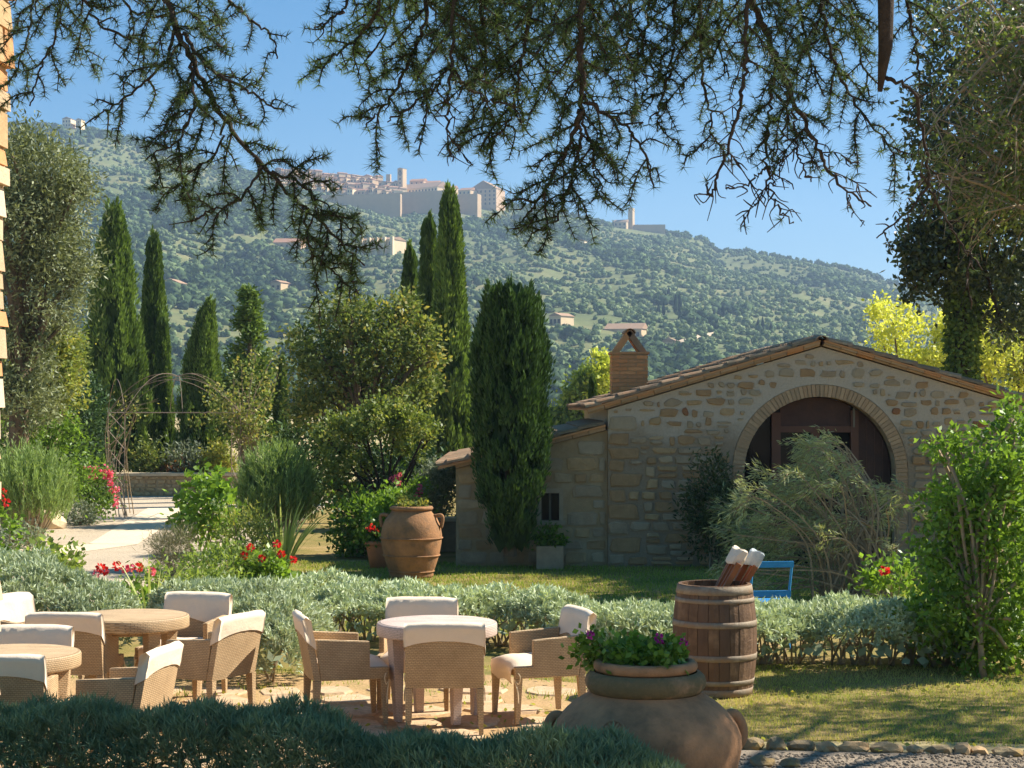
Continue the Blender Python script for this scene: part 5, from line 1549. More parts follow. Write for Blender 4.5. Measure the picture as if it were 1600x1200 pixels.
# ------------------------------------------------------------------ wicker chairs and tables
def prism(mb, poly, x0, x1):
    """polygon in (y, z) extruded along x"""
    mb.hexa([(x0, y, z) for y, z in poly], [(x1, y, z) for y, z in poly])
def copy_tree(o, parent=None):
    c = o.copy(); COL.objects.link(c); c.parent = parent
    for ch in list(o.children): copy_tree(ch, c)
    return c
def bevel(o, w=.008, seg=2):
    m = o.modifiers.new('bevel', 'BEVEL'); m.width = w; m.segments = seg; m.limit_method = 'ANGLE'
    return o
WG = 'wicker armchairs around the tables'
def cloth_cover():
    """white cotton cover slipped over the top of the backrest, hem arched at the back"""
    nx = 22; prof = []
    V = []; F = []
    xs = np.linspace(-.295, .295, nx)
    rows = 11
    for j in range(rows):
        u = j / (rows - 1)
        for i, x in enumerate(xs):
            e = abs(x) / .295
            hem_b = .655 + .035 * (1 - e ** 2); hem_f = .60 + .02 * math.sin(x * 14)
            if u < .42:
                t = u / .42; z = hem_b + (.812 - hem_b) * t; yo = -.034
            elif u < .58:
                t = (u - .42) / .16; a = math.pi * t; z = .812 + .016 * math.sin(a); yo = -.034 * math.cos(a)
            else:
                t = (u - .58) / .42; z = .812 - (.812 - hem_f) * t; yo = .036
            z -= .012 * e ** 4
            back = -.255 - .085 * (z - .34) / .46 - .018 * (1 - e * e)
            wr = .007 * noise.noise(Vector((x * 9, u * 7, 1))) + .004 * noise.noise(Vector((x * 24, u * 10, 4)))
            V.append((x * (1 + .01 * math.sin(u * 9)), back + yo + wr * (1 if u > .5 else .6), z + wr * .4))
    for j in range(rows - 1):
        for i in range(nx - 1): F.append((j * nx + i, j * nx + i + 1, (j + 1) * nx + i + 1, (j + 1) * nx + i))
    # side gussets
    for i in (0, nx - 1):
        col = [j * nx + i for j in range(rows)]
        F.append(tuple(col) if i else tuple(reversed(col)))
    return V, F
def make_chair(mat, label):
    t = thing('wicker_chair', label, 'chair', (0, 0, 0), 0, WG)
    w = M[mat]
    mb = MB(); mb.box(-.243, .243, -.235, .262, .345, .425); bevel(mb.obj('seat_frame', w, t, local=True), .01)
    # gently curved leaning backrest
    V = []; F = []; nx = 9; nz = 6
    for side in (0, 1):
        for j in range(nz):
            z = .34 + .46 * j / (nz - 1)
            for i in range(nx):
                x = -.285 + .57 * i / (nx - 1); e = x / .285
                V.append((x, -.255 - .085 * (z - .34) / .46 - .018 * (1 - e * e) + (-.025 if side == 0 else .025), z - (.012 * e ** 4 if j == nz - 1 else 0)))
    n = nx * nz
    for j in range(nz - 1):
        for i in range(nx - 1):
            a = j * nx + i; F += [(a, a + 1, a + nx + 1, a + nx), (n + a, n + a + nx, n + a + nx + 1, n + a + 1)]
    for i in range(nx - 1): F += [(i + 1, i, n + i, n + i + 1), ((nz - 1) * nx + i, (nz - 1) * nx + i + 1, n + (nz - 1) * nx + i + 1, n + (nz - 1) * nx + i)]
    for j in range(nz - 1): F += [(j * nx, (j + 1) * nx, n + (j + 1) * nx, n + j * nx), ((j + 1) * nx + nx - 1, j * nx + nx - 1, n + j * nx + nx - 1, n + (j + 1) * nx + nx - 1)]
    mesh('backrest', V, F, w, t, local=True)
    for sg in (-1, 1):
        mb = MB(); prism(mb, [(-.228, .338), (.285, .338), (.285, .43), (.14, .43), (.14, .625), (-.275, .65)], sg * .245, sg * .287)
        bevel(mb.obj('arm_panel', w, t, local=True), .008)
        for (y0, y1, yb) in ((-.285, -.225, -.285), (.225, .28, .245)):
            mb = MB(); a0, a1 = sorted((sg * .235, sg * .286))
            b0, b1 = sorted((sg * .25, sg * .283))
            mb.hexa([(b0, yb, 0), (b1, yb, 0), (b1, yb + .034, 0), (b0, yb + .034, 0)], [(a0, y0, .337), (a1, y0, .337), (a1, y1, .337), (a0, y1, .337)])
            mb.obj('leg', w, t, local=True)
    # cushion with a skirt over the front edge
    V = []; F = []; nx = 12; ny = 14
    for j in range(ny):
        for i in range(nx):
            x = -.238 + .476 * i / (nx - 1); s = j / (ny - 1)
            e = abs(x) / .238; puff = .045 * (1 - e ** 6)
            wr = .006 * noise.noise(Vector((x * 10, s * 8, 7)))
            if s < .72: y = -.22 + s / .72 * .51; z = .428 + puff * (1 - abs(2 * s / .72 - 1) ** 6 * .7) + wr
            else:
                q = (s - .72) / .28; y = .293 + .012 * math.sin(q * 3) + wr; z = .435 - q * .13 - .01 * math.sin(x * 20)
            V.append((x * (1.03 if s > .7 else 1), y, z))
    for j in range(ny - 1):
        for i in range(nx - 1): F.append((j * nx + i, j * nx + i + 1, (j + 1) * nx + i + 1, (j + 1) * nx + i))
    mesh('seat_cushion', V, F, M['cloth'], t, True, local=True)
    V, F = cloth_cover()
    mesh('back_cover', V, F, M['cloth'], t, True, local=True)
    for sg in (-1, 1):
        mb = MB()
        mb.tube(smooth_path([(sg * .25, .29, .42), (sg * .30, .25, .36), (sg * .295, .262, .30), (sg * .27, .288, .335), (sg * .30, .27, .25), (sg * .305, .265, .16)], 4), .005, 4)
        mb.obj('ribbon_tie', M['ribbon'], t, local=True)
    return t
def place(o, x, y, ang, label):
    """ang: degrees the sitter faces, 0 = away from the camera, positive = to the left"""
    o.location = (x, y, .018); o.rotation_euler = (0, 0, math.radians(ang)); o['label'] = label
ch = make_chair('wicker', '')
spots = [(-.50, 13.56, 2, 'wicker armchair seen from behind, nearest at the pale middle table'),
         (-.76, 14.62, 176, 'wicker armchair on the far side of the pale middle table, mostly hidden'),
         (-1.27, 13.95, -76, 'wicker armchair at the left of the pale middle table, facing right'),
         (.20, 14.08, 109, 'wicker armchair at the right of the pale middle table, facing left'),
         (-2.36, 13.98, 64, 'wicker armchair right of the back left table, its back turned right'),
         (-3.38, 14.22, -4, 'wicker armchair seen from behind at the near side of the back left table'),
         (-3.92, 15.05, -118, 'wicker armchair at the far left corner of the back left table'),
         (-2.72, 15.05, 166, 'wicker armchair on the far side of the back left table, white cover facing us'),
         (-3.44, 12.72, 178, 'wicker armchair on the far side of the front left table, by the left edge'),
         (-3.26, 11.86, 3, 'dark shaded wicker armchair in front of the front left table, cut by the left edge'),
         (-2.62, 12.02, 79, 'wicker armchair right of the front left table, shaded side towards us')]
for i, (x, y, a, lb) in enumerate(spots):
    o = ch if i == 0 else copy_tree(ch)
    place(o, x, y, a, lb)
TG = 'round wicker tables on the patio'
def make_table(mat, label, x, y, r=.462, ang=35):
    t = thing('round_table', label, 'table', (x, y, .018), math.radians(ang), TG)
    mb = MB(); mb.lathe([(r - .03, .640), (r - .004, .642), (r, .65), (r, .722), (r - .008, .735), (r - .03, .74), (.001, .741)], 48)
    o = mb.obj('table_top', M[mat], t, True, local=True)
    mb = MB(); mb.lathe([(.30, .60), (.31, .639), (.001, .6395)], 24); mb.obj('apron', M[mat], t, local=True)
    for k in range(4):
        Mx = Matrix.Rotation(k * math.pi / 2, 4, 'Z')
        bot = [(.30, -.032, 0), (.35, -.032, 0), (.35, .032, 0), (.30, .032, 0)]; top = [(.30, -.055, .64), (.40, -.055, .64), (.40, .055, .64), (.30, .055, .64)]
        mb = MB(); mb.hexa([tuple(Mx @ Vector(p)) for p in bot], [tuple(Mx @ Vector(p)) for p in top]); bevel(mb.obj('leg', M[mat], t, local=True), .006)
    return t
make_table('wicker_pale', 'pale bleached round wicker table in the middle of the patio', -.575, 14.0, ang=28)
make_table('wicker', 'honey coloured round wicker table behind, left of the middle table', -3.02, 14.45, ang=40)
make_table('wicker', 'honey coloured round wicker table cut off by the left edge', -3.36, 12.25, ang=38)

# ------------------------------------------------------------------ oak barrel
D = 15.35
bx_, by_ = gx(1116, D), D
br = thing('oak_barrel', 'old oak wine barrel with grey metal hoops standing on the lawn', 'barrel', (bx_, by_, 0))
BH = .92
def brad(z): return .305 + .047 * (1 - (2 * z / BH - 1) ** 2)
ns = 24; rg = random.Random(14)
for i in range(ns):
    a0 = 2 * math.pi * i / ns + .006; a1 = 2 * math.pi * (i + 1) / ns - .006; V = []; F = []
    zs = np.linspace(0, BH, 9); e = rg.uniform(-.002, .002)
    for z in zs:
        r = brad(z) + e
        for (a, rr) in ((a0, r), ((a0 + a1) / 2, r + .002), (a1, r), (a1, r - .028), (a0, r - .028)):
            V.append((rr * math.cos(a), rr * math.sin(a), z))
    for j in range(8):
        for q in range(5): F.append((j * 5 + q, j * 5 + (q + 1) % 5, (j + 1) * 5 + (q + 1) % 5, (j + 1) * 5 + q))
    F += [(4, 3, 2, 1, 0), tuple(range(40, 45))]
    mesh('stave', V, F, M['stave'] if rg.random() < .6 else M['stave2'], br, local=True)
for (z0, z1) in ((.845, .915), (.775, .812), (.575, .625), (.30, .35), (.10, .14), (.005, .065)):
    mb = MB(); prof = [(brad(z0) + .001, z0), (brad(z0) + .0055, z0 + .001), (brad((z0 + z1) / 2) + .0055, (z0 + z1) / 2), (brad(z1) + .0055, z1 - .001), (brad(z1) + .001, z1)]
    V = []; F = []; k = 48
    for r, z in prof:
        for i in range(k): V.append((r * math.cos(2 * math.pi * i / k), r * math.sin(2 * math.pi * i / k), z))
    for j in range(4):
        for i in range(k): F.append((j * k + i, j * k + (i + 1) % k, (j + 1) * k + (i + 1) % k, (j + 1) * k + i))
    mesh('hoop', V, F, M['hoop'], br, True, local=True)
mb = MB(); mb.lathe([(.27, .0), (.33, .45), (.30, .452), (.001, .453)], 24); mb.obj('inside', M['soil'], br, local=True)
# two bundles of folded wooden slats with cloth ends leaning in the barrel
def bundle(label, p0, p1, w, clothm, seed):
    rg = random.Random(seed)
    p0 = Vector(p0); p1 = Vector(p1); d = (p1 - p0).normalized(); L = (p1 - p0).length
    t = thing('folded_parasol', label, 'parasol', tuple(p0), 0, None)
    rot = d.to_track_quat('Z', 'Y').to_matrix().to_4x4()
    for k in range(5):
        ox = (k - 2) * w / 4.6; oy = rg.uniform(-.025, .025); mb = MB()
        Mx = rot @ Matrix.Rotation(math.radians((k - 2) * 2.5), 4, 'Y')
        mb.box(ox - w * .085, ox + w * .085, oy - .022, oy + .022, 0, L * .88 + rg.uniform(-.02, .02), Mx); mb.obj('slat', M['bundle_wood'], t, local=True)
    V = []; F = []; n = 16
    for j, (s, z) in enumerate([(.92, .83), (1.0, .85), (1.04, .91), (1.0, .985), (.86, 1.0), (.3, .99)]):
        for i in range(n):
            a = 2 * math.pi * i / n; c, s_ = math.cos(a), math.sin(a); q = 1 + .06 * math.sin(3 * a + j) + rg.uniform(-.03, .03)
            V.append(tuple(rot @ Vector((math.copysign(abs(c) ** .6, c) * w * .60 * s * q, math.copysign(abs(s_) ** .6, s_) * .06 * s * q, z * L + .012 * math.sin(2 * a + 1)))))
    for j in range(5):
        for i in range(n): F.append((j * n + i, j * n + (i + 1) % n, (j + 1) * n + (i + 1) % n, (j + 1) * n + i))
    F.append(tuple(range(5 * n, 6 * n)))
    mesh('cloth_end', V, F, clothm, t, local=True)
M['bluish'] = solid('bluish_white_cloth', (.62, .68, .74), (.30, .42, .55), 12, .9, .1)
bundle('bundle of red brown slats with cream cloth end leaning out of the barrel', (bx_ - .20, by_ - .02, .455), P(1157, 858, by_ + .0), .25, M['cloth'], 3)
bundle('second slat bundle with bluish white cloth end behind in the barrel', (bx_ - .02, by_ + .15, .455), P(1184, 862, by_ + .2), .12, M['bluish'], 4)

# ------------------------------------------------------------------ large vase in front
D = 10.6
vx, vy = gx(1008, D), D
vase = thing('terracotta_vase', 'huge weathered terracotta vase with double rim in the foreground', 'vase', (vx, vy, 0))
prof = [(.34, 0), (.40, .06), (.47, .18), (.53, .32), (.555, .44), (.55, .51), (.53, .56), (.50, .605), (.46, .65), (.415, .69), (.37, .72), (.33, .742), (.322, .752)]
mb = MB(); mb.lathe(prof, 56, wob=.004); body = mb.obj('body', M['terracotta_old'], vase, True, local=True)
mb = MB(); mb.lathe([(.31, .752), (.325, .755), (.345, .785), (.35, .815), (.343, .845), (.322, .866), (.30, .872)], 56, wob=.004); mb.obj('lower_rim', M['terracotta_moss'], vase, True, local=True)
mb = MB(); mb.lathe([(.28, .872), (.294, .878), (.302, .898), (.298, .92), (.285, .932), (.262, .935), (.245, .925), (.24, .88), (.24, .84)], 56, wob=.005); mb.obj('upper_rim', M['terracotta_old'], vase, True, local=True)
mb = MB(); mb.lathe([(.24, .86), (.12, .885), (.001, .89)], 24); mb.obj('soil', M['soil'], vase, local=True)
for sg in (-1, 1):
    an = math.radians(8 if sg > 0 else 175)
    def hp(r, z): return (r * math.cos(an), r * math.sin(an), z)
    mb = MB(); mb.tube(smooth_path([hp(.46, .59), hp(.515, .605), hp(.548, .585), hp(.572, .53), hp(.572, .47), hp(.54, .42)], 5), .036 if sg > 0 else .03, 10); mb.obj('handle', M['terracotta_old'], vase, True, local=True)
# ribbed rosette medallion
c = P(957, 1132, 10.1)
a = math.atan2(-math.sqrt(max(0, .50 ** 2 - (c[0] - vx) ** 2)), c[0] - vx); rm = .50
mc = Vector((rm * math.cos(a), rm * math.sin(a), .60)); nrm = Vector((math.cos(a) * .8, math.sin(a) * .8, .6)).normalized()
rot = nrm.to_track_quat('Z', 'Y').to_matrix()
mb = MB()
for k in range(12):
    an = 2 * math.pi * k / 12; d = rot @ Vector((math.cos(an), math.sin(an), 0))
    mb.tube([mc + d * .018 + nrm * .004, mc + d * .055 - nrm * .002], [.005, .009], 6)
mb.tube([mc - nrm * .01, mc + nrm * .008], [.016, .010], 10)
mb.tube([mc + (rot @ Vector((math.cos(q), math.sin(q), 0))) * .066 - nrm * .003 for q in np.linspace(0, 6.283, 25)], .009, 6)
mb.obj('medallion', M['terracotta_old'], vase, True)
vase_med = bpy.data.objects['medallion']; vase_med.data.transform(Matrix.Translation((vx, vy, 0)))
t = bush('geranium', 'green geranium with magenta blooms growing in the huge vase', (vx, vy, .87), (.235, .22, .075), 'green', .045, .04, ncl=60, per=34, cr=.045, tb=.5, zc=.08, stems=10)
crown_fb = FB(4); crown(crown_fb, (gx(935, D), vy + .1, .98), (.10, .1, .06), 14, 28, .045, .045, .036, tb=.4); crown_fb.obj('foliage', M['green'], t)
flowers(t, [P(921, 992, D - .05), P(1029, 996, D - .12), P(1033, 1006, D - .1), P(1068, 1003, D - .05)], .028, 'magenta', 22)

# ------------------------------------------------------------------ urn and pot beyond the hedge
D = 25.8
ux = gx(643, D); uz = gz(893, D)
urn = thing('terracotta_urn', 'tall terracotta oil jar with handles and ridges on the lawn', 'urn', (ux, D, 0))
mb = MB(); mb.lathe([(.30, 0), (.315, .03), (.305, .07), (.33, .12), (.39, .30), (.425, .48), (.43, .60), (.41, .72), (.36, .83), (.295, .91), (.275, .94)], 40, wob=.006); mb.obj('body', M['terracotta'], urn, True, local=True)
for (z, r) in ((.555, .437), (.31, .398), (.085, .318)):
    mb = MB(); mb.tube([(r * math.cos(q), r * math.sin(q), z) for q in np.linspace(0, 6.283, 41)], .012, 6); mb.obj('ridge', M['terracotta'], urn, True, local=True)
mb = MB(); mb.lathe([(.265, .938), (.30, .95), (.31, .975), (.295, 1.0), (.25, 1.003), (.22, .98), (.22, .93)], 40); mb.obj('rim', M['terracotta'], urn, True, local=True)
mb = MB(); mb.lathe([(.22, .95), (.001, .97)], 20); mb.obj('soil', M['soil'], urn, local=True)
for an in (math.radians(-12), math.radians(168)):
    def hp(r, z): return (r * math.cos(an), r * math.sin(an), z)
    mb = MB(); mb.tube(smooth_path([hp(.33, .86), hp(.43, .875), hp(.455, .82), hp(.43, .70)], 5), .026, 8); mb.obj('handle', M['terracotta'], urn, True, local=True)
bush('dry_plant', 'low tan succulent growing in the tall oil jar', (ux, D, .96), (.24, .2, .09), 'golden', .05, .025, ncl=40, per=24, cr=.045, tb=.8, zc=.07)
D = 27.3
qx = gx(592, D)
pot = thing('terracotta_pot', 'plain orange terracotta pot half hidden behind the tall oil jar', 'pot', (qx, D, 0))
mb = MB(); mb.lathe([(.13, 0), (.19, .33), (.19, .34)], 28); mb.obj('body', M['terracotta_pot'], pot, True, local=True)
mb = MB(); mb.lathe([(.188, .34), (.21, .345), (.212, .40), (.19, .405), (.18, .36)], 28); mb.obj('rim', M['terracotta_pot'], pot, True, local=True)
mb = MB(); mb.lathe([(.175, .37), (.001, .38)], 16); mb.obj('soil', M['soil'], pot, local=True)
t = bush('geranium', 'dark leaved red geranium in the plain terracotta pot', (qx - .04, D, .38), (.22, .2, .1), 'green', .07, .06, ncl=30, per=20, cr=.06, tb=.2, zc=.09)
flowers(t, [P(576, 827, D - .2), P(588, 831, D - .2), P(583, 822, D - .2)], .05, 'red', 16)

# ------------------------------------------------------------------ blue slatted chair
def blue_chair(label, x, y, ang):
    t = thing('blue_chair', label, 'chair', (x, y, 0), math.radians(ang)); b = M['blue_paint']
    for sg in (-1, 1):
        mb = MB(); mb.tube([(sg * .20, .20, 0), (sg * .20, -.05, .42), (sg * .20, -.20, .86)], .013, 6); mb.obj('back_post', b, t, local=True)
        mb = MB(); mb.tube([(sg * .18, -.22, 0), (sg * .18, .20, .44)], .013, 6); mb.obj('leg', b, t, local=True)
    for k in range(2):
        mb = MB(); z = .84 - k * .30; y0 = -.20 + k * .10; mb.box(-.215, .215, y0 - .012, y0 + .012, z - .03, z + .03); mb.obj('back_slat', b, t, local=True)
    for k in range(5):
        mb = MB(); y0 = -.16 + k * .085; mb.box(-.21, .21, y0, y0 + .065, .44, .46); mb.obj('seat_slat', b, t, local=True)
    mb = MB(); mb.tube([(-.19, .1, .17), (.19, .1, .17)], .01, 5); mb.obj('stretcher', b, t, local=True)
blue_chair('bright blue slatted garden chair behind the hedge, right of the barrel', gx(1198, 18.3), 18.3, 8)
CEDAR_TIERS = [(4.6, 12.9, 7.2, 1.4, .9), (6.0, 13.1, 7.8, 1.6, .9), (7.6, 13.2, 8.2, 1.6, .9), (9.2, 13.3, 8.0, 1.6, .9), (5.4, 13.5, 8.8, 1.4, .8), (7.0, 13.6, 9.4, 1.5, .9), (8.6, 14.0, 9.6, 1.5, .8), (6.3, 12.1, 6.9, 1.5, 1.0), (8.2, 12.0, 7.6, 1.6, 1.0), (10.2, 13.1, 7.2, 1.4, .9), (9.0, 15.6, 6.2, 1.2, .7), (10.4, 16.0, 6.4, 1.2, .8), (9.1, 16.7, 6.3, 1.1, .6), (10.5, 17.2, 6.5, 1.2, .6), (7.5, 13.2, 11.0, 1.3, 1.1)]
SHADE_TREES = [(11.7, 25.5, 7.8, 2.6, 'leafy lime tree outside the frame at right, shading the far lawn'), (11.6, 29.4, 7.6, 2.0, 'second leafy lime tree outside the frame at right, beside the barn corner')]
HAZE_D = .00022

# ------------------------------------------------------------------ cedar reaching in from above
TX, TY = 7.6, 13.2
ced = thing('cedar_tree', 'old cedar whose drooping needle branches hang across the top of the photo', 'cedar', (TX, TY, 0))
wood = MB(); nd = FB(3)
wood.tube([(TX, TY, 0), (TX, TY, 3), (TX - .1, TY, 7), (TX - .1, TY, 13)], [.55, .42, .33, .1], 10)
def whorls(path, spacing, k=16, nl=.027, nw=.0019, tb=.4, p_keep=1.0):
    q = np.array(path); seg = np.linalg.norm(np.diff(q, axis=0), axis=1); cum = np.concatenate([[0], np.cumsum(seg)]); L = cum[-1]
    n = max(1, int(L / spacing)); s = np.linspace(spacing * .5, L, n)
    s = s[NR.random(n) < p_keep]
    n = len(s)
    if n == 0: return
    c = np.stack([np.interp(s, cum, q[:, i]) for i in range(3)], 1)
    ax = unit(np.stack([np.interp(s + .005, cum, q[:, i]) - np.interp(s - .005, cum, q[:, i]) for i in range(3)], 1))
    idx = np.repeat(np.arange(n), k)
    rot = rdir(n * k)
    side = unit(rot - ax[idx] * np.sum(rot * ax[idx], 1, keepdims=True))
    d = unit(side + ax[idx] * NR.uniform(-.2, .9, (n * k, 1)))
    nd.leaves(c[idx], d, nl * NR.uniform(.7, 1.2, n * k), nw, tb + NR.normal(0, .12, n)[idx] + NR.normal(0, .08, n * k))
def branch(pts, r0=.011, side=.24, sp=.055, tb=.4, bare=1.1, needle=1.0, sub=True, droop=.25):
    """main drooping branch with side shoots, twigs and needle whorls; bare = fraction after which the tip is leafless"""
    pts = [P(*p) for p in pts]
    q = smooth_path(pts, 9); q = [p + (NR.normal(0, .0035, 3) if 0 < i < len(q) - 1 else 0) for i, p in enumerate(q)]; n = len(q); qa = np.array(q)
    r0 *= .62 if bare < .5 else .78
    wood.tube(q, np.linspace(r0, .0020, n) * NR.uniform(.85, 1.2, n), 6)
    seg = np.linalg.norm(np.diff(qa, axis=0), axis=1); cum = np.concatenate([[0], np.cumsum(seg)]); L = cum[-1]
    at = lambda s: np.array([np.interp(s, cum, qa[:, i]) for i in range(3)])
    s = .08; sg = 1
    while s < L - .02:
        f = s / L; sg = -sg
        p = at(s); t = at(min(s + .03, L)) - at(max(s - .03, 0)); t = t / (np.linalg.norm(t) + 1e-9)
        perp = np.array([t[2], 0, -t[0]]) * sg + np.array([0, R.uniform(-.7, .7), 0])
        ln = side * R.uniform(.45, 1.15) * (1.05 - .55 * f)
        d = t * R.uniform(.5, .9) + perp * R.uniform(.6, .95); d /= np.linalg.norm(d)
        isb = f > bare
        if isb: ln = R.uniform(.012, .05) if R.random() < .85 else R.uniform(.06, .12)
        e = p + d * ln + np.array([0, 0, -droop * ln]) + NR.normal(0, .012, 3)
        m = p + d * ln * .5 + NR.normal(0, .01, 3)
        sp_ = smooth_path([p, m, e], 3)
        wood.tube(sp_, np.linspace(.0034, .0013, len(sp_)) * (.7 if isb else 1), 4)
        nk = needle * R.uniform(.85, 1.15) if not isb else 0.05
        whorls(sp_, .0125, tb=tb, p_keep=nk)
        if sub and ln > .07:
            u = .12
            while u < .98:
                b = sp_[min(int(u * (len(sp_) - 1)), len(sp_) - 2)]; b = np.array(b) + (np.array(sp_[-1]) - b) * R.uniform(0, .12)
                dd = d + NR.normal(0, .55, 3); dd /= np.linalg.norm(dd); l2 = ln * R.uniform(.18, .42)
                e2 = b + dd * l2 + np.array([0, 0, -.2 * l2])
                wood.tube([b, (b + e2) / 2 + NR.normal(0, .004, 3), e2], [.0026, .002, .0013], 3)
                whorls([b, e2], .0125, tb=tb, p_keep=nk)
                u += R.uniform(.10, .20)
        s += (sp * .74 if not isb else .022) * R.uniform(.7, 1.35)
    k = int(n * min(1, bare))
    if k > 3: whorls(q[2:k], .02, tb=tb, p_keep=.55 * needle)
